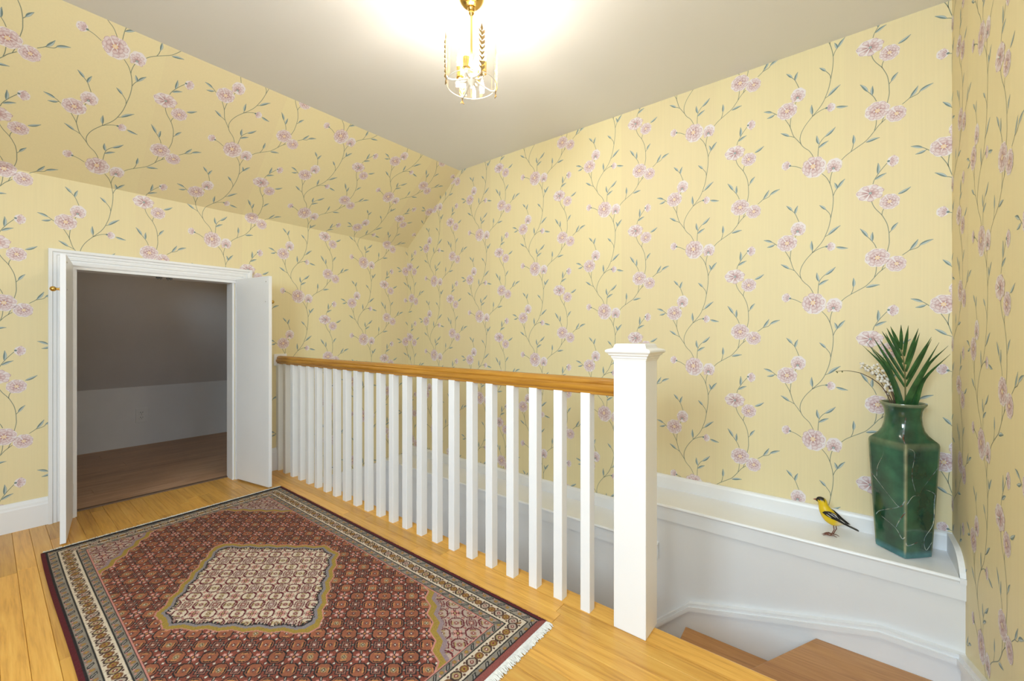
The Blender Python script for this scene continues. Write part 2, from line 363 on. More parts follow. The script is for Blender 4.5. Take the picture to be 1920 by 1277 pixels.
for cx in (.675, .725):
    b = MB(); b.box(cx - .014, cx + .014, YA + .010, YA + .026, DZ - .020, DZ - .012); b.box(cx - .010, cx - .004, YA + .006, YA + .014, DZ - .027, DZ - .014); b.box(cx + .004, cx + .010, YA + .006, YA + .014, DZ - .027, DZ - .014)
    o = keep(b.build('door_catch', M_blk), casing)

# ---- pair of low closet doors
def closet_door(name, hinge, tip, side, label):
    hx, hy = hinge; L = math.hypot(tip[0]-hx, tip[1]-hy); ang = math.atan2(tip[1]-hy, tip[0]-hx)
    r = empty(name, (hx, hy, 0)); r.rotation_euler = (0, 0, ang); S(r, label, 'door')
    T = .021; y0, y1 = (0, T) if side > 0 else (-T, 0)
    # local x runs from the hinge to the free edge; the shown face is local y = 0
    MB().box(0, L, y0, y1, .010, 1.388).build('leaf', M_doorp, r, bevel=.0015)
    ko = MB(); s = 1 if side > 0 else -1
    pts = [(L - .035, s * T, 1.222), (L - .035, s * (T + .014), 1.222)]
    ko.tube(pts, .006, 10)
    ko.ball((L - .035, s * (T + .024), 1.222), (.0125, .012, .0125), 12, 8)
    ko.tube([(L - .035, s * T, 1.222), (L - .035, s * (T + .003), 1.222)], .011, 12)
    kn = ko.build('knob', M_brass, r, True)
    MB().ball((L - .035, -s * .001, 1.222), (.0045, .002, .0045), 8, 5).build('knob_screw', M_steel, kn, True)
    MB().ball((L - .030, -s * .001, 1.352), (.0045, .002, .0045), 8, 5).build('strike_screw', M_steel, r, True)
    for z in (.16, 1.22):
        MB().tube([(-.003, s * .004, z - .032), (-.003, s * .004, z + .032)], .0055, 8).build('hinge', M_trim, r, True)
    return r
closet_door('door_1', (.300, YA - .028), (.242, 2.905), -1, 'low white closet door swung open beside the scuffed baseboard')
closet_door('door_2', (1.083, YA - .028), (1.150, 2.932), 1, 'low white closet door swung open against the railing end')

# ---- stairwell: ledges, lower wall, stringer, winders
YSTEP = .797; YTOP = .97      # lower ledge starts, upper ledge stops
b = MB(); b.box(2.305, XB, YC, YTOP, -2.2, .062); b.box(2.305, XB, YTOP, YA, -2.2, -.158)
S(b.build('wall_stairwell', M_well), 'plain white lower wall of the stairwell under the ledge', 'wall')
b = MB(); b.box(XE, 2.305, YA, YA + .1, -2.2, -.17)
S(b.build('wall_stairwell_end', M_well), 'white lower end wall of the stairwell below the wallpaper', 'wall')
b = MB(); b.box(XE, 2.30, YA - .016, YA, -.175, -.150); b.box(XE, 2.30, YA - .012, YA, -.235, -.175)
S(b.build('trim_stairwell', M_trim), 'white cap strip below the wallpaper at the stairwell end', 'trim')
def ledge(name, y0, y1, z, label, wallc=False):
    r = empty(name, (XB, y0, z)); S(r, label, 'ledge')
    pr = [(XB, z - .024), (XB, z), (XL + .004, z), (XL, z - .003), (XL - .003, z - .009), (XL, z - .016), (XL + .004, z - .018), (XL + .004, z - .024)]
    b = MB(); n = len(pr); b.add([(p[0], y, p[1]) for y in (y0, y1) for p in pr], [tuple(range(n)), tuple(range(n, 2*n))[::-1]] + [(k, n+k, n+(k+1) % n, (k+1) % n) for k in range(n)])
    keep(b.build('ledge_board', M_white), r)
    keep(MB().box(XL + .006, 2.306, y0, y1, z - .085, z - .024).build('fascia', M_trim), r)
    b = MB(); b.prism([(XB, z), (XB - .020, z), (XB - .020, z + .062), (XB - .016, z + .072), (XB - .010, z + .078), (XB, z + .078)], y0, y1, 'y')
    keep(b.build('upstand', M_trim, bevel=0), r)
    if wallc:
        c = [(XB - .021, z), (XB - .021, z + .078)]
        for k in range(9):
            a = k / 8 * math.pi / 2; c.append((2.42 - .135 * math.sin(a), z - .02 + .098 * math.cos(a)))
        c += [(XL - .003, z - .02), (XL - .003, z)]
        b = MB(); b.prism([(p[0], p[1]) for p in c], y0, y0 + .018, 'y'); keep(b.build('end_upstand', M_trim), r)
    return r
ledge('trim_ledge', YC, YTOP, .085, 'white painted ledge holding the vase and the bird', True)
ledge('trim_ledge_lower', YSTEP, YA, -.135, 'lower white ledge seen behind the balusters')
SP = [(YC, -.205), (-.108, -.200), (.635, -.398), (.80, -.556), (2.2, -1.92)]
sr = empty('trim_stringer', (2.30, 0, -.3)); S(sr, 'white wall stringer following the winding stair treads', 'stringer')
b = MB(); [b.prism([(p[0], p[1]), (q[0], q[1]), (q[0], -2.2), (p[0], -2.2)], 2.287, 2.306, 'x') for p, q in zip(SP[:-1], SP[1:])]; keep(b.build('skirt_board', M_white), sr)
b = MB()
def sweep(line, o0, o1, P0, P1):
    # band between two offsets below a polyline, one block per segment
    for (a0, z0), (a1, z1) in zip(line[:-1], line[1:]):
        vs = [P0(a0, z0 + o0), P0(a1, z1 + o0), P0(a1, z1 + o1), P0(a0, z0 + o1), P1(a0, z0 + o0), P1(a1, z1 + o0), P1(a1, z1 + o1), P1(a0, z0 + o1)]
        b.add(vs, [(0,3,2,1),(4,5,6,7),(0,1,5,4),(1,2,6,5),(2,3,7,6),(3,0,4,7)])
for o0, o1, x0 in ((-.050, -.036, 2.282), (-.036, -.013, 2.272), (-.013, .003, 2.279)):
    sweep(SP, o0, o1, lambda y, z: (x0, y, z), lambda y, z: (2.306, y, z))
keep(b.build('moulding', M_white), sr)
# stringer on the right wall climbs towards the landing
s2 = empty('trim_stringer_right', (2.2, YC, -.2)); S(s2, 'white stringer climbing along the tan papered wall', 'stringer')
SQ = [(2.287, -.205), (1.98, -.100), (1.60, .05), (1.45, .10), (.75, .10)]
b = MB(); b.prism(SQ + [(.75, -.5), (2.287, -.9)], YC, YC + .015, 'y'); keep(b.build('skirt_board', M_white), s2)
b = MB(); sweep(SQ, -.04, -.015, lambda x, z: (x, YC, z), lambda x, z: (x, YC + .028, z)); sweep(SQ, -.015, .003, lambda x, z: (x, YC, z), lambda x, z: (x, YC + .021, z)); keep(b.build('moulding', M_white), s2)

stairs = empty('staircase', (1.85, .3, -.6)); S(stairs, 'oak winder staircase turning down below the landing', 'stairs')
def tread(poly, z):
    keep(MB().prism(poly, z - .028, z).build('tread', M_tread, bevel=.004), stairs)
def riser(p, q, z0, z1):
    dx, dy = q[0]-p[0], q[1]-p[1]; L = math.hypot(dx, dy); nx, ny = -dy / L * .009, dx / L * .009
    keep(MB().prism([(p[0]-nx, p[1]-ny), (q[0]-nx, q[1]-ny), (q[0]+nx, q[1]+ny), (p[0]+nx, p[1]+ny)], z0, z1).build('riser', M_white), stairs)
tread([(XE + .004, .44), (1.80, YC + .016), (XE + .004, YC + .016)], -.17)
tread([(XE + .004, .545), (2.286, .098), (2.286, YC + .016), (1.72, YC + .016), (XE + .004, .36)], -.3375)
tread([(XE + .004, .625), (2.286, .652), (2.286, .05), (XE + .004, .50)], -.526)
riser((XE + .01, .39), (1.76, YC + .02), -.338, -.198); riser((XE + .01, .50), (2.28, .075), -.527, -.366); riser((XE + .01, .60), (2.28, .625), -.716, -.554)
for k in range(6):
    y = .60 + .25 * k; z = -.714 - .188 * k
    tread([(XE + .004, y), (2.286, y), (2.286, y + .28), (XE + .004, y + .28)], z); riser((XE + .01, y + .255), (2.28, y + .255), z - .19, z - .028)
b = MB(); b.box(XE - .12, XE, YC - .1, YA + .1, -2.2, -.026); S(b.build('wall_landing', M_well), 'white wall of the stairwell below the landing edge', 'wall')

# ================================================================== WALLPAPER PRINT (flat print on the papered walls)
TW, TH = 0.564, 0.677
class Soup:
    def __init__(s): s.t = []; s.c = []; s.z = []
    def tri(s, a, b, c, ca, cb, cc, z): s.t.append((a, b, c)); s.c.append((ca, cb, cc)); s.z.append(z)
    def fan(s, ctr, ring, cc, rc, z, closed=True):
        n = len(ring)
        for i in range(n if closed else n - 1):
            j = (i + 1) % n
            s.tri(ctr, ring[i], ring[j], cc, rc[i], rc[j], z)
LZ = 0.00006
WHT = (0.82, 0.75, 0.76); MAU = (0.40, 0.155, 0.155); MID = (0.66, 0.42, 0.41); CRM = (0.82, 0.60, 0.34); LAV = (0.66, 0.50, 0.52)
STM = (0.24, 0.27, 0.20); TEAL = (0.175, 0.245, 0.24); PALE = (0.56, 0.63, 0.62); HALO = (0.80, 0.73, 0.62)
def smooth_path(pts, sub=4):
    P = [np.array(p) for p in pts]; P = [2*P[0]-P[1]] + P + [2*P[-1]-P[-2]]; out = []
    for i in range(1, len(P) - 2):
        for k in range(sub):
            t = k / sub
            out.append(.5*((2*P[i]) + (-P[i-1]+P[i+1])*t + (2*P[i-1]-5*P[i]+4*P[i+1]-P[i+2])*t*t + (-P[i-1]+3*P[i]-3*P[i+1]+P[i+2])*t**3))
    out.append(P[-2]); return out
def lerp(a, b, t): return tuple(x + (y - x) * t for x, y in zip(a, b))
def make_tile():
    s = Soup(); R = random.Random(3)
    for st in STEMS:
        P = smooth_path(st, 4 if len(st) > 3 else 3); n = len(P)
        for i in range(n - 1):
            q = []
            for j in (i, i + 1):
                d = P[min(j+1, n-1)] - P[max(j-1, 0)]; d /= np.linalg.norm(d) + 1e-9; nn = np.array([-d[1], d[0]]); wd = .00135
                q += [tuple(P[j] - nn*wd), tuple(P[j] + nn*wd)]
            s.tri(q[0], q[1], q[2], STM, STM, STM, LZ); s.tri(q[1], q[3], q[2], STM, STM, STM, LZ)
    for li, (a, b_) in enumerate(LEAVES):
        a, b_ = np.array(a), np.array(b_); d = b_ - a; L = np.linalg.norm(d); d /= L; nn = np.array([-d[1], d[0]]); wd = .0030 + .045 * L
        bend = (.10 if li % 2 else -.10) * L
        mid = lambda t: a + d * L * t + nn * bend * 4 * t * (1 - t) * .4
        ts = [0, .12, .28, .45, .6, .75, .88, 1]; ws = [0, .55, .92, 1, .86, .55, .24, 0]
        for sd in (-1, 1):
            c1 = TEAL if (sd > 0) ^ (li % 3 == 0) else PALE
            for i in range(7):
                m0, m1 = mid(ts[i]), mid(ts[i+1]); e0, e1 = m0 + nn*sd*wd*ws[i], m1 + nn*sd*wd*ws[i+1]
                s.tri(tuple(m0), tuple(m1), tuple(e1), lerp(c1, TEAL, .35), lerp(c1, TEAL, .35), lerp(c1, TEAL, .1), 2*LZ); s.tri(tuple(m0), tuple(e1), tuple(e0), lerp(c1, TEAL, .35), lerp(c1, TEAL, .1), lerp(c1, TEAL, .1), 2*LZ)
            # dark outline on each side
            for i in range(7):
                e0, e1 = mid(ts[i]) + nn*sd*wd*ws[i], mid(ts[i+1]) + nn*sd*wd*ws[i+1]; f0, f1 = mid(ts[i]) + nn*sd*(wd*ws[i]+.0008), mid(ts[i+1]) + nn*sd*(wd*ws[i+1]+.0008)
                s.tri(tuple(e0), tuple(e1), tuple(f1), TEAL, TEAL, TEAL, 2*LZ); s.tri(tuple(e0), tuple(f1), tuple(f0), TEAL, TEAL, TEAL, 2*LZ)
    def petal(c, rx, ry, ang, r0, r1, half, z, cin, cout, edge=True):
        # petal from radius r0 to r1, angular half width half, in a flower of radii rx, ry
        def P(r, a): return (c[0] + rx * r * math.cos(a), c[1] + ry * r * math.sin(a))
        base = P(r0, ang); ring = []; K = 9
        for k in range(K):
            t = -1 + 2 * k / (K - 1); rr = r0 + (r1 - r0) * ((1 - .55 * abs(t) ** 3) if k % 2 == 0 else (1 - .55 * abs(t) ** 3) * .94)
            ring.append(P(rr, ang + half * t * (1.0 - .25 * (abs(t) > .99))))
        if edge:
            big = [(base[0] + (q[0]-base[0]) * 1.07, base[1] + (q[1]-base[1]) * 1.07) for q in ring]
            s.fan(base, big, cin, [lerp(LAV, MAU, .35)] * K, z, False)
        s.fan(base, ring, cin, [lerp(cout, MID, .12 + .40 * abs(-1 + 2*k/(K-1)) ** 2 + .15 * R.random()) for k in range(K)], z + LZ, False)
        # soft lighter heart of the petal
        mpt = P(r0 + (r1 - r0) * .68, ang); rg = [P(r0 + (r1-r0) * (.72 + .15 * math.sin(q)), ang + half * .55 * math.cos(q)) for q in [i * math.pi / 3 for i in range(6)]]
        s.fan(mpt, rg, lerp(cout, MID, .10), [lerp(cout, MID, .42)] * 6, z + 2*LZ)
    def lobes(c, rx, ry, n, col, z, k=1.0, ph=0.0):
        ring = []; m = n * 5
        for i in range(m):
            a = 2 * math.pi * i / m; rr = k * (.93 + .09 * abs(math.sin(n * a / 2 + ph)))
            ring.append((c[0] + rx * rr * math.cos(a), c[1] + ry * rr * math.sin(a)))
        s.fan(c, ring, col, [col] * m, z)
    for t, fx, fy, rx, ry, cx, cy in FLOWERS:
        c = (fx, fy); cc = (cx, cy)
        if t == 'open':
            lobes(c, rx, ry, 8, lerp(WHT, HALO, .35), 3*LZ, 1.02, .4); lobes(c, rx, ry, 8, WHT, 4*LZ, .97)
            for k in range(8): petal(cc, rx, ry, 2*math.pi*(k + .3*R.random())/8, .30, .90 + .06*R.random(), .46, (5 + 2*(k % 2))*LZ, MAU, WHT)
            for k in range(6): petal(cc, rx, ry, 2*math.pi*(k + .4 + .25*R.random())/6, .10, .60 + .08*R.random(), .56, (10 + 2*(k % 2))*LZ, MAU, lerp(WHT, MID, .22))
            lobes(cc, rx*.20, ry*.20, 6, CRM, 16*LZ); lobes(cc, rx*.12, ry*.12, 5, lerp(CRM, WHT, .45), 17*LZ)
            for k in range(9):                      # small dark flecks near the rim
                a = 2*math.pi*(k + R.random()*.6)/9; r0 = .80 + .1*R.random(); p = (fx + rx*r0*math.cos(a), fy + ry*r0*math.sin(a))
                s.fan(p, [(p[0] + rx*.055*math.cos(q + a)*1.0, p[1] + ry*.04*math.sin(q + a)) for q in [i*math.pi*2/5 for i in range(5)]], lerp(MAU, MID, .3), [lerp(MID, LAV, .5)]*5, 15*LZ)
        elif t in ('half', 'side'):
            lobes(c, rx, ry, 7, lerp(WHT, HALO, .35), 3*LZ, 1.03, .4); lobes(c, rx, ry, 7, WHT, 4*LZ, .96)
            a0 = math.pi / 2 if t == 'half' else 0.25; n = 7
            for k in range(n):
                a = a0 + (k - (n-1)/2) * (.72 if t == 'half' else .9)
                petal(cc, rx, ry, a, .08, (.98 if t == 'side' else 1.05) + .08*R.random() - .25*abs(k-(n-1)/2)/3*(t == 'half'), .42, (5 + 2*(k % 2))*LZ, MAU, WHT)
            for k in range(4):
                a = a0 + (k - 1.5) * .75; petal(cc, rx, ry, a, .05, .62, .40, (10 + 2*(k % 2))*LZ, lerp(MAU, MID, .2), lerp(WHT, MID, .25))
            s.fan(cc, [(cc[0] + .0065*math.cos(q), cc[1] + .006*math.sin(q)) for q in [i*math.pi/3 for i in range(6)]], PALE, [TEAL]*6, 16*LZ)
        else:
            lobes(c, rx, ry, 6, lerp(WHT, HALO, .35), 3*LZ, 1.04, .4); lobes(c, rx, ry, 6, WHT, 4*LZ, .94)
            a0 = math.atan2(fy - cy, fx - cx)
            for k in range(5):
                a = a0 + (k - 2) * .42; petal(cc, rx, ry, a, .25, 1.55 + .1*R.random() - .12*abs(k-2), .24, (5 + 2*(k % 2))*LZ, MAU, lerp(WHT, MID, .12))
            s.fan(cc, [(cc[0] + .0055*math.cos(q), cc[1] + .005*math.sin(q)) for q in [i*math.pi/3 for i in range(6)]], TEAL, [TEAL]*6, 10*LZ)
    return np.array(s.t, float), np.array(s.c, float), np.array(s.z, float)
TT, TC, TZ = make_tile()
def clip_poly(poly, region):
    # poly: list of (x, y, r, g, b); region: convex polygon, counter-clockwise
    n = len(region)
    for i in range(n):
        ax, ay = region[i]; bx, by = region[(i+1) % n]; out = []
        def d(p): return (bx-ax)*(p[1]-ay) - (by-ay)*(p[0]-ax)
        for k in range(len(poly)):
            p, q = poly[k], poly[(k+1) % len(poly)]; dp, dq = d(p), d(q)
            if dp >= 0: out.append(p)
            if (dp > 0 and dq < 0) or (dp < 0 and dq > 0):
                t = dp / (dp - dq); out.append(tuple(x + (y-x)*t for x, y in zip(p, q)))
        poly = out
        if len(poly) < 3: return []
    return poly
def print_on(wall, regions, m0, fn):
    """regions: convex polygons in paper space; m0: paper position of one main flower; fn(s, t, off) -> xyz arrays"""
    V = []; Cc = []
    for reg in regions:
        rg = np.array(reg); x0, y0 = rg.min(0); x1, y1 = rg.max(0); n = len(reg)
        for i in range(int(math.floor((x0 - m0[0] - .45) / TW)), int(math.ceil((x1 - m0[0] + .25) / TW)) + 1):
            for j in range(int(math.floor((y0 - m0[1] - .8) / TH)), int(math.ceil((y1 - m0[1] + .1) / TH)) + 1):
                ox = m0[0] + i * TW; oy = m0[1] + j * TH + (TH / 2 if i % 2 else 0)
                T = TT + np.array([ox, oy])
                mn = T.min(1); mx = T.max(1)
                if (mn[:, 0] > x1).all() or (mx[:, 0] < x0).all() or (mn[:, 1] > y1).all() or (mx[:, 1] < y0).all(): continue
                D = np.stack([(reg[(k+1) % n][0]-reg[k][0])*(T[..., 1]-reg[k][1]) - (reg[(k+1) % n][1]-reg[k][1])*(T[..., 0]-reg[k][0]) for k in range(n)])
                inside = (D >= 0).all(axis=(0, 2)); outside = (D < 0).all(axis=2).any(axis=0)
                z = np.repeat(TZ[inside][:, None], 3, 1)
                V.append(np.dstack([T[inside], z]).reshape(-1, 3)); Cc.append(TC[inside].reshape(-1, 3))
                for k in np.nonzero(~inside & ~outside)[0]:
                    p = clip_poly([tuple(T[k, q]) + tuple(TC[k, q]) for q in range(3)], reg)
                    for q in range(1, len(p) - 1):
                        V.append(np.array([(*p[h][:2], TZ[k]) for h in (0, q, q+1)])); Cc.append(np.array([p[h][2:] for h in (0, q, q+1)]))
    V = np.concatenate(V); Cc = np.concatenate(Cc); X = fn(V[:, 0], V[:, 1], V[:, 2] + .00025).astype(np.float32)
    n = len(X); me = bpy.data.meshes.new('floral_print'); me.vertices.add(n); me.vertices.foreach_set('co', X.ravel())
    me.loops.add(n); me.loops.foreach_set('vertex_index', np.arange(n, dtype=np.int32))
    me.polygons.add(n // 3); me.polygons.foreach_set('loop_start', np.arange(0, n, 3, dtype=np.int32))
    a = me.color_attributes.new('col', 'FLOAT_COLOR', 'POINT'); a.data.foreach_set('color', np.c_[Cc, np.ones(n)].astype(np.float32).ravel())
    me.update(); me.materials.append(M_print)
    o = bpy.data.objects.new('floral_print', me); COL.objects.link(o); o.parent = wall; o['kind'] = 'stuff'
    o['label'] = 'mauve flowers on trailing grey-green vines printed on the wallpaper'
    return o
def rect(x0, x1, y0, y1): return [(x0, y0), (x1, y0), (x1, y1), (x0, y1)]
st = lambda *a: np.stack(a, 1)
full = lambda s, v: np.full_like(s, v)
print_on(wall_left, [rect(-1.5, CO0 + .01, 0, ZK), rect(CO0 + .01, CO1 - .01, CZ - .01, ZK), rect(CO1 - .01, XE, 0, ZK), rect(XE, XB, -.16, ZK)],
         (.947, 1.643), lambda s, t, o: st(s, YA - o, t))
SLn = math.hypot(YA - YS, ZC - ZK); sy, sz = (YS - YA) / SLn, (ZC - ZK) / SLn
print_on(wall_slope, [rect(-1.5, XB, ZK, ZK + SLn)], (.947, 1.643),
         lambda s, t, o: st(s, YA + sy * (t - ZK) - sz * o, ZK + sz * (t - ZK) + sy * o))
print_on(wall_back, [[(-YA, -.06), (-YTOP, -.06), (-YTOP, ZC), (-YS, ZC), (-YA, ZK)], rect(-YTOP, -YC, .16, ZC)], (-.122, 1.159),
         lambda s, t, o: st(XB - o, -s, t))
print_on(wall_right, [rect(-XB, -XL, .085, ZC), rect(-XL, -.75, -.20, ZC)], (-2.072, 1.316),
         lambda s, t, o: st(-s, YC + o, t))

# ================================================================== RAILING
rail = empty('stair_railing', (1.397, .564, 0)); tag(rail, 'white balustrade with oak handrail and square newel post along the stairwell', 'railing')
b = MB(); b.box(1.343, 1.450, .508, .621, 0, .922)
newel = keep(b.build('newel_post', M_white, bevel=.003), rail)
nx0, nx1, ny0, ny1 = 1.343, 1.450, .508, .621
b = MB()
def ring_stack(levels, x0, x1, y0, y1):
    vs = []; fs = []
    for e, z in levels: vs += [(x0-e, y0-e, z), (x1+e, y0-e, z), (x1+e, y1+e, z), (x0-e, y1+e, z)]
    m = len(levels)
    for i in range(m-1):
        for k in range(4): fs.append((4*i+k, 4*i+(k+1) % 4, 4*i+4+(k+1) % 4, 4*i+4+k))
    fs += [(3, 2, 1, 0), tuple(range(4*m-4, 4*m))]
    return vs, fs
vs, fs = ring_stack([(.001, .915), (.003, .921), (.006, .925), (.006, .929), (.012, .933), (.014, .938), (.019, .941), (.022, .945), (.021, .950), (.016, .953), (.002, .957), (-.001, .962), (-.002, .967), (-.005, .971), (-.008, .972)], nx0, nx1, ny0, ny1)
b.add(vs, fs); o = b.build('newel_cap', M_white); o.parent = newel
# handrail: moulded oak section swept along the well
rp = [(-.020, .788), (.020, .788), (.024, .792), (.024, .798), (.031, .804), (.034, .812), (.031, .821), (.026, .826), (.028, .831), (.025, .840), (.016, .846), (0, .848)]
rp = rp + [(-a, z) for a, z in reversed(rp[1:-1])][:-0 or None]
seen = []; [seen.append(p) for p in rp if p not in seen]; rp = seen
b = MB(); b.prism([(1.380 + a, z) for a, z in rp], .615, YA - .006, 'y')
keep(b.build('handrail', M_rail, smooth=True), rail)
b = MB(); b.box(1.335, 1.425, YA - .010, YA, .775, .862); keep(b.build('wall_rosette', M_white, bevel=.002), rail)
bm_ = MB().box(-.019, .019, -.019, .019, 0, .792).mesh('baluster', M_white)
bb = bmesh.new(); bb.from_mesh(bm_); bmesh.ops.bevel(bb, geom=[e for e in bb.edges if abs(e.verts[0].co.z - e.verts[1].co.z) > .5], offset=.0015, segments=1, affect='EDGES'); bb.to_mesh(bm_); bb.free()
NBAL = 23
for i in range(NBAL):
    o = bpy.data.objects.new('baluster', bm_); COL.objects.link(o); o.location = (1.371, .736 + i * .11655, 0); keep(o, rail)

# ================================================================== RUG (hand-knotted: every vertex of the pile carries its knot's colour)
RX0, RX1, RY0, RY1 = .163, 1.217, .812, 2.905
def build_rug():
    wd, ln = RX1 - RX0, RY1 - RY0; st_ = .0023
    nx, ny = int(wd / st_) + 1, int(ln / st_) + 1
    gx, gy = np.meshgrid(np.linspace(0, wd, nx), np.linspace(0, ln, ny))
    col = np.zeros((ny, nx, 3)); R = np.random.default_rng(11)
    def put(mask, c): col[mask] = c
    def hsh(i, j, k=0): return np.modf(np.abs(np.sin(i * 127.1 + j * 311.7 + k * 74.7) * 43758.5453))[0]
    BLK = (.012, .009, .010); CREAM = (.68, .56, .42); MAR = (.135, .012, .020); RUST = (.225, .052, .030); GOLD = (.36, .235, .040); PINK = (.58, .24, .19); GREY = (.26, .22, .17); WHITE = (.66, .58, .48); ORG = (.50, .21, .075)
    # ---- lattice of octagons and diamonds
    a, bb = .0645, .0810
    U = (gx - wd / 2) / a; Vv = (gy - ln / 2) / bb
    iu, iv = np.round(U), np.round(Vv); fu, fv = U - iu, Vv - iv; au, av = np.abs(fu), np.abs(fv)
    cell = (iu + iv) % 2
    octm = np.maximum(np.maximum(au, av), (au + av) * .74)
    su, sv = U - np.floor(U) - .5, Vv - np.floor(Vv) - .5; du = np.abs(su) + np.abs(sv)
    dc = (np.floor(U) + np.floor(Vv)) % 2
    diag = np.where(cell == 0, fu * fv, -fu * fv)           # which pair of hooks
    rr = np.hypot(fu, fv)
    h1 = hsh(iu, iv); h2 = hsh(np.floor(U), np.floor(Vv), 3)
    def lattice(mask, bg, line, fill, hook, dot, dia):
        L = np.empty_like(col); L[:] = bg; light = bg[0] > .3
        # thick bars running from octagon to octagon through the framed diamonds
        m = (np.abs(np.abs(su) - np.abs(sv)) < .085) & (np.abs(su) > .10) & (np.abs(su) < .34); L[m] = line
        m = (np.abs(np.abs(su) - np.abs(sv)) < .030) & (np.abs(su) > .14) & (np.abs(su) < .30); L[m] = bg if light else (.42, .34, .27)
        L[octm < .395] = line; L[octm < (.318 if light else .335)] = bg if light else (.30, .095, .045)
        m = (octm > .225) & (octm < .290) & (diag > .010); L[m] = line
        m = (octm > .165) & (octm < .230) & (diag > .006); L[m] = hook
        m = octm < .135; L[m] = fill
        m = (octm < .135) & (h1 > .55); L[m] = (.36, .24, .11)
        m = (np.abs(np.abs(fu) - np.abs(fv)) < .03) & (octm < .10); L[m] = line
        m = (octm < .035); L[m] = dot
        sq = dc == 0
        m = sq & (du < .335); L[m] = line
        m = sq & (du < .262); L[m] = bg if light else (.36, .15, .10)
        m = sq & (du < .205); L[m] = line
        m = sq & (du < .150); L[m] = np.where((h2[m] > .5)[:, None], np.array(dia), np.array(fill))
        m = sq & (du < .055); L[m] = WHITE
        cl = ~sq
        q = np.minimum(np.hypot(np.abs(su) - .17, sv), np.hypot(su, np.abs(sv) - .17)); m = cl & (q < .085); L[m] = PINK
        m = cl & (q < .030); L[m] = WHITE
        m = cl & (np.hypot(su, sv) < .105); L[m] = line
        m = cl & (np.hypot(su, sv) < .060); L[m] = hook
        q = np.minimum(np.hypot(au - .5, fv), np.hypot(fu, av - .5)); L[q < .075] = line; L[q < .048] = WHITE if not light else PINK
        col[mask] = L[mask]
    allm = np.ones_like(gx, bool)
    lattice(allm, RUST, BLK, (.26, .085, .05), ORG, WHITE, (.27, .10, .075))
    col *= (.92 + .22 * hsh(iu, iv, 7))[..., None]
    # ---- medallion
    mx, my = np.abs(gx - wd / 2), np.abs(gy - ln / 2)
    per = (gx - wd / 2) * np.sign(gy - ln / 2)
    def band(hx, hy): return np.maximum(np.maximum(mx / hx + my / hy, mx / (hx * .895)), my / (hy * .945))
    zz = np.round(np.abs(((mx / .36 - my / .50) * 3.5) % 1 - .5) * 2 * 3) / 3     # triangle wave along the sloping sides
    D = band(.345, .475) + .036 * (zz - .5) * (mx > .03)
    m = D < 1.03; col[m] = PINK
    m = D < 1.015; col[m] = GOLD
    m = D < .955; col[m] = (.25, .215, .22)
    tooth = np.abs(((mx / .36 - my / .50) * 22) % 1 - .5) * 2
    m = D < .915 + .0 * zz; col[m] = BLK
    m = D < .90 - .022 * (tooth > .45) * (zz > .25); lattice(m, CREAM, MAR, (.36, .16, .12), (.40, .30, .12), WHITE, (.44, .27, .24))
    # ---- spandrels in the four field corners
    e0 = .134; cx_, cy_ = np.minimum(gx, wd - gx) - e0, np.minimum(gy, ln - gy) - e0
    zs = np.abs(((cx_ / .21 - cy_ / .30) * 2.0) % 1 - .5) * 2
    Q = cx_ / .225 + cy_ / .315 + .09 * (zs - .5)
    m = Q < 1.12; col[m] = PINK
    m = Q < 1.09; col[m] = GOLD
    m = Q < .98; col[m] = (.30, .21, .22)
    m = Q < .90; lattice(m, (.47, .35, .28), MAR, (.36, .16, .12), (.40, .30, .12), WHITE, (.44, .25, .23))
    # ---- borders
    ex, ey = np.minimum(gx, wd - gx), np.minimum(gy, ln - gy); e = np.minimum(ex, ey); al = np.where(ex < ey, gy - ln / 2, gx - wd / 2)
    def guard(lo, hi, period, ph):
        m = (e >= lo) & (e < hi); L = np.empty_like(col); L[:] = GREY
        p = ((al + ph) / period) % 1; v = (e - lo) / (hi - lo); k = np.floor((al + ph) / period)
        L *= (.85 + .35 * hsh(k, k * 0, 2))[..., None]
        s_ = (p - .5) * period - (v - .5) * .022
        q = (np.abs(s_) < .0075) & (v > .12) & (v < .88); L[q] = BLK
        q = (np.abs(s_) < .0030) & (v > .24) & (v < .76); L[q] = (.27, .24, .21)
        r0 = np.hypot(np.minimum(p, 1 - p) * period, (v - .5) * (hi - lo)); L[r0 < .0075] = (.30, .13, .06); L[r0 < .004] = np.array(GOLD)
        r1 = np.hypot((np.abs(p - .5) - .28) * period, (v - .25) * (hi - lo)); L[r1 < .003] = PINK
        col[m] = L[m]
    m = e < e0; col[m] = PINK
    m = e < .131; col[m] = BLK
    guard(.105, .1275, .052, .01)
    m = (e >= .1005) & (e < .105); col[m] = BLK
    m = (e >= .0485) & (e < .1005); col[m] = CREAM
    period = .066; p = (al / period) % 1; v = (e - .0485) / .052; k = np.floor(al / period); hh = hsh(k, k * 0, 5)
    r0 = np.maximum(np.abs(p - .5) * period, np.abs(v - .5) * .052); r0 = np.maximum(r0, (np.abs(p - .5) * period + np.abs(v - .5) * .052) * .72)
    col[m & (r0 < .0185)] = (.055, .025, .018)
    q = m & (r0 < .0130); col[q] = np.where((hh[q] > .5)[:, None], np.array([.40, .29, .14]), np.array([.44, .34, .26]))
    col[m & (r0 < .0065)] = (.20, .03, .03); col[m & (r0 < .003)] = CREAM
    r1 = np.hypot(np.minimum(p, 1 - p) * period, (v - .5) * .052); col[m & (r1 < .0145)] = (.20, .08, .03); col[m & (r1 < .008)] = GOLD; col[m & (r1 < .004)] = (.20, .03, .03)
    for vv in (.2, .8):
        r2 = np.hypot((np.abs(p - .5) - .27) * period, (v - vv) * .052); col[m & (r2 < .0042)] = (.09, .03, .02)
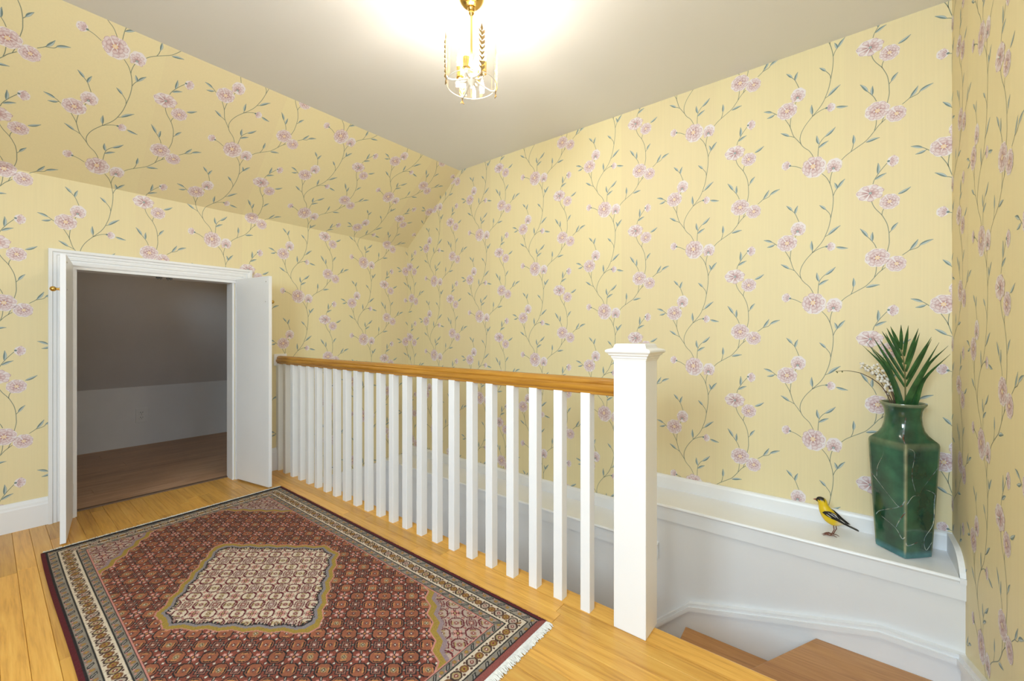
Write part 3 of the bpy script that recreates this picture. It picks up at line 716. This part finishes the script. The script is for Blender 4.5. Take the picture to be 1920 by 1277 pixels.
    m = (e >= .044) & (e < .0485); col[m] = BLK
    guard(.018, .044, .056, .0)
    m = e < .019; col[m] = BLK
    side = ex < ey
    m = (e < .0125) & side; col[m] = (.10, .006, .010)
    m = (ey < .026) & ~side; col[m] = BLK
    m = (ey < .021) & ~side & (gy < ln / 2); col[m] = (.27, .075, .06)
    # knot to knot variation
    col *= (1 + R.normal(0, .10, (ny, nx)))[..., None]; col = np.clip(col * .88, .004, 1)
    z = .0072 + R.normal(0, .00045, (ny, nx)) + .0006 * np.sin(gx * 9) * np.sin(gy * 7)
    X = RX0 + gx + .006 * np.sin((gy - .3) * 3.1) * np.clip(1 - gx / .15, 0, 1); Y = RY0 + gy - .040 * (1 - gx / wd) * (gy / ln) ** 6
    V = np.stack([X, Y, z], -1).reshape(-1, 3)
    idx = np.arange(nx * ny).reshape(ny, nx)
    F = np.stack([idx[:-1, :-1], idx[:-1, 1:], idx[1:, 1:], idx[1:, :-1]], -1).reshape(-1, 4)
    per_ = np.concatenate([idx[0, :], idx[1:, -1], idx[-1, -2::-1], idx[-2:0:-1, 0]]); lo = V[per_].copy(); lo[:, 2] = .0006
    n0 = len(V); k = len(per_); V = np.concatenate([V, lo]); nxt = np.roll(np.arange(k), -1)
    F = np.concatenate([F, np.stack([per_, n0 + np.arange(k), n0 + nxt, per_[nxt]], -1)])
    C4 = np.concatenate([col.reshape(-1, 3), col.reshape(-1, 3)[per_]]); C4 = np.c_[C4, np.ones(len(C4))]
    me = bpy.data.meshes.new('rug'); me.vertices.add(len(V)); me.vertices.foreach_set('co', V.astype(np.float32).ravel())
    me.loops.add(F.size); me.loops.foreach_set('vertex_index', F.astype(np.int32).ravel())
    me.polygons.add(len(F)); me.polygons.foreach_set('loop_start', np.arange(0, F.size, 4, dtype=np.int32))
    at = me.color_attributes.new('col', 'FLOAT_COLOR', 'POINT'); at.data.foreach_set('color', C4.astype(np.float32).ravel())
    me.update(); me.materials.append(attr_mat('rug_wool', .95, 0, 0))
    o = bpy.data.objects.new('persian_rug', me); COL.objects.link(o)
    return o
rug = build_rug(); tag(rug, 'rust red patterned oriental rug with cream medallion and fringe on the oak floor', 'rug')
M_fringe = paint('cotton_fringe', (.72, .69, .63), .9, .12, 90, .0)
def fringe(y0, sgn, length, count, skew):
    b = MB(); R = random.Random(5)
    for i in range(count):
        f = i / (count - 1); x = RX0 + .004 + f * (RX1 - RX0 - .008); L = length * (.75 + .4 * R.random()); yb = y0 + skew * (1 - f)
        a = R.uniform(-.25, .25) * L; z = .0040 + .004 * R.random()
        b.tube([(x, yb - sgn * .004, .004), (x + a * .4, yb + sgn * L * .55, z), (x + a, yb + sgn * L, .0022)], [.0017, .0019, .0012], 4)
    o = b.build('fringe', M_fringe, rug); o['kind'] = 'stuff'; o['label'] = 'knotted off-white cotton fringe'
fringe(RY0, -1, .029, 760, 0); fringe(RY1, 1, .024, 520, -.040)

# ================================================================== PENDANT LIGHT
PX, PY = 1.244, 1.200
pend = empty('pendant_light', (PX, PY, ZC)); tag(pend, 'brass pendant lantern with clear glass cylinder and candle bulbs under the ceiling', 'pendant light')
Rv = np.array([SA, -CA]); Nv = np.array([-CA, -SA])     # four arms, turned a little from the walls
dirs = [(-.45*Rv - .89*Nv), (.89*Rv - .45*Nv), (-.89*Rv + .45*Nv), (.45*Rv + .89*Nv)]
b = MB(); b.lathe([(.0001, -.082), (.014, -.081), (.030, -.075), (.046, -.060), (.055, -.042), (.057, -.028), (.060, -.025), (.060, -.012), (.064, -.010), (.065, 0)], 32, (PX, PY, ZC)); keep(b.build('canopy', M_brass, smooth=True), pend)
b = MB(); b.lathe([(.0001, -.122), (.005, -.120), (.006, -.112), (.010, -.108), (.012, -.102), (.010, -.097), (.014, -.092), (.016, -.086), (.012, -.078)], 20, (PX, PY, ZC)); keep(b.build('canopy_knob', M_brass, smooth=True), pend)
b = MB(); b.tube([(PX, PY, ZC - .115), (PX, PY, 2.068)], .0045, 12); keep(b.build('stem', M_brass, smooth=True), pend)
GZ0, GZ1, GR = 2.030, 2.236, .1035
b = MB(); b.lathe([(GR, GZ0), (GR, GZ1), (GR - .0025, GZ1), (GR - .0025, GZ0)], 64, (PX, PY, 0)); b.f = [f for f in b.f if len(f) == 4]
n_ = 64; b.f += [(3*n_+k, 3*n_+(k+1) % n_, (k+1) % n_, k) for k in range(n_)]
keep(b.build('glass_cylinder', M_glass, smooth=True), pend)
b = MB(); b.tube([(PX + GR*.988*math.cos(a), PY + GR*.988*math.sin(a), GZ0 - .001) for a in [2*math.pi*k/64 for k in range(65)]], .0018, 6, cap=False); keep(b.build('glass_rim', M_cream, smooth=True), pend)
b = MB(); b.lathe([(.0001, -.052), (.004, -.050), (.005, -.044), (.003, -.040), (.007, -.034), (.013, -.026), (.019, -.014), (.021, -.004), (.016, .004), (.008, .010), (.005, .014)], 20, (PX, PY, 2.062)); keep(b.build('hub', M_cream, smooth=True), pend)
for k, d in enumerate(dirs):
    d = d / np.linalg.norm(d); P = lambda r, z: (PX + d[0]*r, PY + d[1]*r, z)
    b = MB(); b.tube([P(.012, 2.052), P(.035, 2.044), P(.060, 2.033), P(.085, 2.026), P(.100, 2.028), P(.108, 2.036)], [.005, .0045, .004, .004, .004, .0035], 8); arm = keep(b.build('arm', M_cream, smooth=True), pend)
    # laurel spear outside the glass
    b = MB(); tx, ty = -d[1], d[0]; z0 = 2.006
    b.tube([P(.108, z0), P(.109, z0 + .05), P(.109, z0 + .185)], [.0022, .002, .001], 6)
    def leaf(z, s, L, wd):
        c = P(.109, z); tip = (c[0] + tx*s*L*.42, c[1] + ty*s*L*.42, z + L*.9); mid = (c[0] + tx*s*L*.38 + d[0]*.003, c[1] + ty*s*L*.38 + d[1]*.003, z + L*.42); inn = (c[0] + tx*s*L*.05, c[1] + ty*s*L*.05, z + L*.55)
        e = .0012; vs = [c, mid, tip, inn]; vs2 = [(q[0]+d[0]*e, q[1]+d[1]*e, q[2]) for q in vs]
        b.add(vs + vs2, [(0, 1, 2, 3), (7, 6, 5, 4), (0, 4, 5, 1), (1, 5, 6, 2), (2, 6, 7, 3), (3, 7, 4, 0)])
    for i in range(8):
        for s in (-1, 1): leaf(z0 + .020 + i*.0195, s, .030, 0)
    c = P(.109, z0 + .172); e = .0015
    vs = [(c[0], c[1], c[2]), (c[0]+tx*.006, c[1]+ty*.006, c[2]+.014), (c[0], c[1], c[2]+.034), (c[0]-tx*.006, c[1]-ty*.006, c[2]+.014)]
    b.add(vs + [(q[0]+d[0]*e, q[1]+d[1]*e, q[2]) for q in vs], [(0,1,2,3),(7,6,5,4),(0,4,5,1),(1,5,6,2),(2,6,7,3),(3,7,4,0)])
    for s in (-1, 1):
        b.tube([P(.109, z0 + .012), (P(.109, 0)[0] + tx*s*.008, P(.109, 0)[1] + ty*s*.008, z0 - .001)], [.003, .0015], 6)
    sp = b.build('laurel_spear', M_antique, smooth=False); keep(sp, pend)
    # candle between two arms
    a = math.atan2(d[1], d[0]) + math.pi / 4; q = (PX + .050*math.cos(a), PY + .050*math.sin(a))
    b = MB(); b.tube([(PX + .012*math.cos(a), PY + .012*math.sin(a), 2.054), (PX + .03*math.cos(a), PY + .03*math.sin(a), 2.046), (q[0], q[1], 2.052), (q[0], q[1], 2.068)], [.004, .004, .005, .009], 8); ca_ = keep(b.build('candle_arm', M_cream, smooth=True), pend)
    b = MB(); b.lathe([(.011, 0), (.0165, .001), (.017, .004), (.0155, .006), (.0155, .040), (.0165, .044), (.010, .044)], 20, (q[0], q[1], 2.066)); keep(b.build('candle_socket', M_brass, smooth=True), pend)
    b = MB(); b.lathe([(.009, 0), (.012, .010), (.0145, .024), (.013, .040), (.009, .056), (.004, .070), (.0001, .078)], 16, (q[0], q[1], 2.109)); keep(b.build('bulb', M_bulb, smooth=True), pend)

# ================================================================== VASE
VX, VY, VZ = 2.425, -.195, .085
def vase_ring(R, p):
    A = []
    for qd in range(4):
        for f in (0, .02, .05, .10, .18, .28, .39, .5, .61, .72, .82, .90, .95, .98): A.append((qd + f) * math.pi / 2)
    out = []
    for a in A:
        c, s = abs(math.cos(a)), abs(math.sin(a)); r = R / ((c**p + s**p) ** (1/p)); out.append((r*math.cos(a), r*math.sin(a)))
    return A, out
prof_v = [(.0, .080, 1.06), (.003, .0865, 1.04), (.016, .0882, 1.03), (.034, .0893, 1.03), (.12, .0945, 1.03), (.24, .1010, 1.03), (.36, .1075, 1.03), (.44, .1115, 1.03), (.460, .1120, 1.04), (.470, .1095, 1.06), (.478, .1010, 1.12), (.488, .0900, 1.28), (.500, .0790, 1.55), (.518, .0685, 1.8), (.545, .0615, 1.95), (.575, .0590, 2), (.600, .0620, 2), (.615, .0690, 2), (.623, .0750, 2), (.628, .0765, 2), (.631, .0755, 2), (.631, .0700, 2), (.622, .0650, 2), (.600, .0560, 2), (.560, .0540, 2), (.50, .060, 1.8)]
b = MB(); cols = []; vs = []; nr = 56
GRN = (.028, .118, .058); DK = (.012, .055, .032); EDG = (.33, .33, .20); BLU = (.05, .20, .23)
for (z, R_, p) in prof_v:
    A, ring = vase_ring(R_, p)
    for a, (x_, y_) in zip(A, ring):
        vs.append((VX + x_, VY + y_, VZ + z)); f = (a / (math.pi/2)) % 1; near = min(f, 1 - f)
        c = lerp(GRN, DK, .5 + .5 * math.sin(a * 3 + z * 9))
        if z < .475 and near < .03: c = lerp(c, EDG, 1 - near / .03 * .8)
        if z < .022: c = lerp(c, BLU, .8)
        if .615 <= z and R_ > .069: c = lerp(c, (.20, .24, .15), .9)
        if z in (.460, .470) and near > .03: c = lerp(c, EDG, .25)
        cols.append(c)
fs = [(i*nr+k, i*nr+(k+1) % nr, (i+1)*nr+(k+1) % nr, (i+1)*nr+k) for i in range(len(prof_v)-1) for k in range(nr)]
fs += [tuple(range(nr))[::-1], tuple(range((len(prof_v)-1)*nr, len(prof_v)*nr))]
b.add(vs, fs, [tuple(c) for c in cols]); M_glaze = attr_mat('green_glaze', .12, 22)
M_glaze.node_tree.nodes['Principled BSDF'].inputs['Coat Weight'].default_value = .6
vase = b.build('vase', M_glaze, smooth=True); tag(vase, 'tall square-shouldered green glazed ceramic vase on the white ledge', 'vase')
def vein_mat():
    m, nt, bs = mat_new('vein_glaze'); g = N(nt, 'ShaderNodeNewGeometry'); n1 = N(nt, 'ShaderNodeTexNoise'); n1.inputs['Scale'].default_value = 45
    nt.links.new(g.outputs['Position'], n1.inputs['Vector']); r = ramp(nt, [(.38, (.11, .045, .025)), (.5, (.20, .30, .34)), (.64, (.50, .50, .38))])
    nt.links.new(n1.outputs['Fac'], r.inputs[0]); nt.links.new(r.outputs[0], bs.inputs['Base Color']); bs.inputs['Roughness'].default_value = .2; return m
M_vein = vein_mat()
def face_pt(side, a, h):
    # a: 0 at the outer corner, 1 at the front corner for the left face; mirrored for the right face; h: 0 bottom .. 1 shoulder
    z = h * .46; r = np.interp(z, [q[0] for q in prof_v[1:9]], [q[1] for q in prof_v[1:9]])
    f = (-r, 0.0); o_ = (0.0, r if side == 'L' else -r); t = a if side == 'L' else 1 - a
    x_, y_ = o_[0] + (f[0]-o_[0])*t, o_[1] + (f[1]-o_[1])*t; k = .99
    return (VX + x_*k, VY + y_*k, VZ + z)
def LF(x, y): a = (x-130)/255; return face_pt('L', a, 1 - (y - (305+80*a)) / ((1120+110*a) - (305+80*a)))
def RF(x, y): a = (x-390)/(250 - 50*(y-380)/850); return face_pt('R', a, 1 - (y - (385-10*a)) / ((1230-10*a) - (385-10*a)))
LV = [[(195,340),(240,410),(190,520),(178,610)], [(240,405),(300,345)], [(132,560),(180,625),(280,760),(345,830),(385,780)], [(150,890),(190,860),(310,840),(345,825)], [(310,840),(335,905)], [(310,995),(345,930),(385,870)], [(180,885),(310,990),(360,1070),(384,1060)]]
RV = [[(400,385),(450,425),(432,590),(465,740)], [(393,820),(440,750),(490,740),(510,690),(635,520)], [(510,690),(600,730),(600,800),(595,960),(530,1070),(545,1160),(590,1100)], [(392,1100),(410,1125),(500,1090)], [(600,380),(640,460)]]
for fn, arr in ((LF, LV), (RF, RV)):
    for pl in arr:
        P = smooth_path([fn(*p) for p in pl], 4) if len(pl) > 2 else [fn(*p) for p in pl]
        b = MB(); b.tube([tuple(p) for p in P], [.0012] + [.0024] * (len(P)-2) + [.0012], 6); b.build('raised_vein', M_vein, vase, True)
b = MB(); nk = [(-.0605, -.004, .575), (-.064, .0, .540), (-.073, .004, .512), (-.088, .006, .492), (-.104, .002, .474)]
b.tube([(VX + p[0]*1.0, VY + p[1], VZ + p[2]) for p in nk], [.001, .0022, .003, .003, .0015], 6); b.build('raised_vein', M_vein, vase, True)

# ---- palm fronds in the vase
def leaf_mat():
    m, nt, bs = mat_new('palm_leaf'); g = N(nt, 'ShaderNodeNewGeometry'); n1 = N(nt, 'ShaderNodeTexNoise'); n1.inputs['Scale'].default_value = 30
    nt.links.new(g.outputs['Position'], n1.inputs['Vector']); r = ramp(nt, [(.3, (.012, .050, .012)), (.6, (.028, .105, .024)), (.8, (.055, .15, .04))])
    nt.links.new(n1.outputs['Fac'], r.inputs[0]); nt.links.new(r.outputs[0], bs.inputs['Base Color']); bs.inputs['Roughness'].default_value = .4; return m
M_leaf = leaf_mat(); M_rachis = paint('palm_stem', (.13, .13, .035), .5, .2, 60, 0)
M_twig = paint('twig_bark', (.075, .038, .022), .7, .3, 80, .02); M_catkin = paint('catkin', (.78, .74, .68), .9, .08, 80, .1, 300)
def blade(path, wd, name, parent):
    P = smooth_path([np.array(p) for p in path], 5) if len(path) > 2 else [np.array(path[0]) + (np.array(path[1]) - np.array(path[0])) * t for t in np.linspace(0, 1, 8)]
    n = len(P); b = MB(); vs = []
    view = np.array([-.9, .2, 0.0])
    for i, p in enumerate(P):
        t = i / (n - 1); d = P[min(i+1, n-1)] - P[max(i-1, 0)]; d /= np.linalg.norm(d); s_ = np.cross(d, view); s_ /= np.linalg.norm(s_); up = np.cross(s_, d); up /= np.linalg.norm(up)
        ww = wd * (math.sin(math.pi * min(1, t * .80 + .17)) ** .8) * (1 - t ** 6) + .0004
        vs += [p + s_*ww - up*.0015, p + up*.0012, p - s_*ww - up*.0015, p - up*.0006]
    fs = [(4*i+k, 4*i+(k+1) % 4, 4*i+4+(k+1) % 4, 4*i+4+k) for i in range(n-1) for k in range(4)] + [(3, 2, 1, 0), tuple(range(4*n-4, 4*n))]
    b.add(vs, fs); return keep(b.build(name, M_leaf, smooth=False), parent)
CENT = [((2.400,-.188,.939),(2.360,-.184,1.044)),((2.400,-.196,.913),(2.370,-.207,1.041)),((2.400,-.185,.945),(2.370,-.152,1.038)),((2.400,-.188,.913),(2.380,-.141,1.032)),((2.400,-.193,.886),(2.390,-.126,1.018)),((2.400,-.201,.879),(2.370,-.237,1.029)),((2.400,-.202,.848),(2.390,-.243,1.011)),((2.410,-.198,.848),(2.420,-.139,1.012)),((2.410,-.204,.815),(2.380,-.276,.994)),((2.410,-.200,.818),(2.430,-.120,.984)),((2.410,-.203,.785),(2.410,-.280,.985)),((2.410,-.200,.783),(2.430,-.099,.992))]
f1 = empty('palm_frond', (2.425, -.20, .60)); tag(f1, 'upright green palm frond with a central stem in the vase', 'palm frond')
b = MB(); b.tube([(2.425,-.203,.60),(2.420,-.203,.722),(2.410,-.201,.787),(2.410,-.200,.847),(2.400,-.196,.888),(2.400,-.193,.917),(2.400,-.187,.942)], [.003,.003,.0028,.0025,.0022,.002,.0015], 6); keep(b.build('stem', M_rachis, smooth=True), f1)
for a_, b_ in CENT: blade([a_, b_], .0056, 'leaflet', f1)
RIGHT = [((2.415,-.199,.62),(2.400,-.203,.721),(2.390,-.248,.848),(2.380,-.298,.972)),((2.415,-.205,.62),(2.410,-.212,.721),(2.390,-.261,.867),(2.370,-.322,.959)),((2.43,-.208,.62),(2.430,-.225,.720),(2.430,-.250,.820),(2.430,-.295,.918)),((2.425,-.212,.62),(2.420,-.236,.721),(2.405,-.259,.822),(2.390,-.331,.926))]
LEFT = [((2.42,-.19,.62),(2.410,-.182,.720),(2.405,-.138,.857),(2.400,-.062,.957)),((2.43,-.195,.62),(2.430,-.190,.718),(2.440,-.155,.839),(2.450,-.076,.972)),((2.41,-.188,.62),(2.400,-.176,.725),(2.385,-.149,.862),(2.370,-.091,.950))]
for arr, lab in ((RIGHT, 'green palm frond arching out of the vase toward the tan wall'), (LEFT, 'green palm frond arching out of the vase over the budded twigs')):
    fr = empty('palm_frond', arr[0][0]); tag(fr, lab, 'palm frond')
    for q in arr: blade(q, .0066, 'leaflet', fr)
TW_ = [[(2.43,-.16,.64),(2.430,-.152,.719),(2.420,-.130,.774),(2.410,-.100,.808),(2.400,-.062,.832),(2.390,-.038,.839),(2.380,-.007,.843),(2.375,.028,.838)],
 [(2.43,-.165,.64),(2.430,-.159,.720),(2.420,-.139,.765),(2.410,-.109,.825),(2.400,-.079,.857),(2.390,-.054,.880)],
 [(2.43,-.17,.64),(2.430,-.166,.721),(2.420,-.149,.782),(2.410,-.129,.827),(2.400,-.099,.855),(2.390,-.061,.877)],
 [(2.43,-.175,.64),(2.430,-.171,.721),(2.420,-.154,.776),(2.410,-.119,.820),(2.400,-.084,.844),(2.390,-.059,.860)],
 [(2.43,-.178,.64),(2.430,-.176,.720),(2.420,-.159,.789),(2.410,-.131,.840),(2.400,-.109,.872)]]
R_ = random.Random(9)
TW_ = [[(2.388 + .0145 * i, p[1], p[2]) for p in pl] for i, pl in enumerate(TW_)]   # each twig in its own plane
for i, pl in enumerate(TW_):
    tw = empty('willow_twig', pl[0]); tag(tw, 'long thin brown twig reaching out sideways from the vase' if i == 0 else 'brown pussy willow twig with white catkins in the vase', 'twig', None if i == 0 else 'pussy willow twigs in the vase')
    P = smooth_path([np.array(p) for p in pl], 4); n = len(P)
    b = MB(); b.tube([tuple(p) for p in P], [.0022 * (1 - .6*k/(n-1)) for k in range(n)], 6); keep(b.build('branch', M_twig, smooth=True), tw)
    if i == 0: ks = [n-1, n-2, n-4]; cr = .0042
    else: ks = list(range(int(n*.36), n)); cr = .0066
    for j, k in enumerate(ks):
        for rep in range(1 if i == 0 else 1):
            p = P[k] + np.array([-.001, R_.uniform(-.006, .007), R_.uniform(-.006, .008)]); r0 = cr * (1 - .4*(k/n)) * R_.uniform(.8, 1.15)
            b = MB(); b.ball(tuple(p), (r0*.85, r0*1.0, r0*1.25), 8, 6)
            ob = b.build('catkin', M_catkin if i else M_rachis, smooth=True); keep(ob, tw)

# ================================================================== BIRD ORNAMENT
BX = 2.406
bird = empty('bird_figurine', (BX, .05, VZ)); tag(bird, 'small yellow goldfinch ornament with black wings standing on the white ledge', 'bird figurine')
YEL = (.82, .56, .015); BK = (.010, .009, .009); PY_ = (.80, .66, .42)
spine = [((.1035, .2365), .0045), ((.0975, .2370), .0105), ((.0890, .2385), .0150), ((.0800, .2345), .0172), ((.0760, .2180), .0185), ((.0700, .2000), .0235), ((.0600, .1820), .0275), ((.0480, .1660), .0280), ((.0350, .1560), .0240), ((.0220, .1530), .0165), ((.0090, .1540), .0095), ((-.002, .1530), .0060)]
P = smooth_path([np.array((0, *p)) for p, r in spine], 3); Rr = np.interp(np.linspace(0, len(spine)-1, len(P)), range(len(spine)), [r for _, r in spine])
b = MB(); vs = []; cs = []; nn = 18
for i, p in enumerate(P):
    d = P[min(i+1, len(P)-1)] - P[max(i-1, 0)]; d /= np.linalg.norm(d); u = np.array([1.0, 0, 0]); v = np.cross(d, u)
    if v[2] < 0 and i < 10: pass
    for k in range(nn):
        a = 2*math.pi*k/nn; q = p + Rr[i]*(.88*math.cos(a)*u + math.sin(a)*v); vs.append((BX + q[0], q[1], q[2]))
        y, z = q[1], q[2]; c = YEL
        if z > .2385 and y > .070 : c = BK                                   # cap
        if y > .0965 and z > .230: c = BK
        if i > len(P)*.72: c = lerp(YEL, PY_, min(1, (i - len(P)*.72) / (len(P)*.12)))
        cs.append(c)
fs = [(i*nn+k, i*nn+(k+1) % nn, (i+1)*nn+(k+1) % nn, (i+1)*nn+k) for i in range(len(P)-1) for k in range(nn)] + [tuple(range(nn))[::-1], tuple(range((len(P)-1)*nn, len(P)*nn))]
b.add(vs, fs, cs); keep(b.build('body', attr_mat('bird_paint', .35), smooth=True), bird)
M_beak = paint('beak', (.30, .09, .05), .4, .1, 50, 0); M_bk = paint('black_feather', (.014, .013, .013), .4, .2, 60, 0); M_wb = paint('white_feather', (.75, .75, .74), .5, .05, 60, 0); M_foot = paint('rust_wire', (.16, .045, .022), .5, .25, 120, .02); M_eye = paint('bird_eye', (.01, .01, .01), .1, 0, 10, 0)
b = MB(); b.tube([(BX, .1005, .2372), (BX, .107, .2372), (BX, .1145, .2362)], [.0056, .0036, .0004], 10); keep(b.build('beak', M_beak, smooth=True), bird)
for s in (-1, 1):
    b = MB(); b.ball((BX + s*.0125, .0905, .2405), .0022, 8, 6); keep(b.build('eye', M_eye, smooth=True), bird)
    # folded wing: outline in the bird's side plane, curved over the flank
    out = [(.0790, .1905), (.0700, .1985), (.0520, .2015), (.0350, .1950), (.0200, .1830), (.0050, .1690), (-.0140, .1560), (-.0215, .1500), (-.0130, .1495), (.0080, .1570), (.0240, .1640), (.0450, .1720), (.0640, .1800)]
    def xw(y): return .0232 - .00016 * max(0, (.045 - y) * 1000) * .9 if y < .045 else .0262 - .10 * max(0, y - .062)
    b = MB(); n = len(out); cen = (.040, .182)
    vs = [(BX + s*(xw(y)+.001), y, z) for y, z in out] + [(BX + s*(xw(cen[0])+.0055), *cen)] + [(BX + s*(xw(y)-.004), y, z) for y, z in out]
    fs = [(k, (k+1) % n, n) for k in range(n)] + [(k, n+1+k, n+1+(k+1) % n, (k+1) % n) for k in range(n)] + [tuple(range(n+1, 2*n+1))]
    b.add(vs, fs); wing = keep(b.build('wing', M_bk, smooth=True), bird)
    for (y0, z0, y1, z1) in [(.058, .1955, .030, .1800), (.064, .188, .046, .1765), (.034, .1905, .020, .1765), (.016, .1745, -.002, .1620), (.046, .1975, .026, .1870)]:
        b = MB(); e = .0062
        def xo(y, z): return BX + s * (xw(y) + .0022 + .0042 * max(0, 1 - math.hypot(y - cen[0], z - cen[1]) / .04))
        b.tube([(xo(y0, z0), y0, z0), (xo((y0+y1)/2, (z0+z1)/2), (y0+y1)/2, (z0+z1)/2 + .001), (xo(y1, z1), y1, z1)], [.0006, .0014, .0006], 6)
        b.build('white_bar', M_wb, wing, True)
    # leg and toes
    lx = BX + s*.010; yo = .0 if s < 0 else -.008
    b = MB(); b.tube([(lx, .040 + yo, .148), (lx, .036 + yo, .118), (lx - .002, .046 + yo, VZ + .010), (lx, .050 + yo, VZ + .0035)], .0019, 7)
    for (dx, dy) in ((-.010, .026), (0, .031), (.010, .026), (0, -.024)):
        b.tube([(lx, .050 + yo, VZ + .004), (lx + dx*.55, .050 + yo + dy*.55, VZ + .0065), (lx + dx, .050 + yo + dy, VZ + .0012)], [.0019, .0018, .0010], 6)
    keep(b.build('leg', M_foot, smooth=True), bird)
b = MB()
for k, dx in enumerate((-.006, 0, .006)):
    b.add([(BX + dx*.6 - .003, .012, .1575), (BX + dx*.6 + .003, .012, .1575), (BX + dx + .0035, -.045, .1372), (BX + dx, -.0515, .1340), (BX + dx - .0035, -.045, .1372),
           (BX + dx*.6 - .003, .012, .1535), (BX + dx*.6 + .003, .012, .1535), (BX + dx + .0035, -.045, .1350), (BX + dx, -.0515, .1330), (BX + dx - .0035, -.045, .1350)],
          [(0, 1, 2, 3, 4), (9, 8, 7, 6, 5), (0, 5, 6, 1), (1, 6, 7, 2), (2, 7, 8, 3), (3, 8, 9, 4), (4, 9, 5, 0)])
keep(b.build('tail', M_bk), bird)

# ================================================================== CLOSET DETAILS
ox, oz = .89, .274
out = empty('electrical_outlet', (ox, 5.02, oz)); tag(out, 'white duplex electrical outlet on the low closet back wall', 'outlet')
keep(MB().box(ox - .042, ox + .042, 5.013, 5.021, oz - .066, oz + .066).build('cover_plate', M_plate, bevel=.003), out)
for dz in (-.022, .022):
    rc = keep(MB().box(ox - .018, ox + .018, 5.010, 5.014, oz + dz - .016, oz + dz + .016).build('receptacle', M_plate, bevel=.003), out)
    for (x0, z0, z1) in ((-.008, -.002, .009), (.006, -.001, .008), (-.002, -.012, -.007)):
        s_ = MB().box(ox + x0, ox + x0 + .003, 5.0085, 5.0105, oz + dz + z0, oz + dz + z1).build('slot', M_blk); s_.parent = rc
b = MB(); b.ball((ox, 5.0125, oz), (.003, .0015, .003), 8, 5); keep(b.build('plate_screw', M_steel, smooth=True), out)
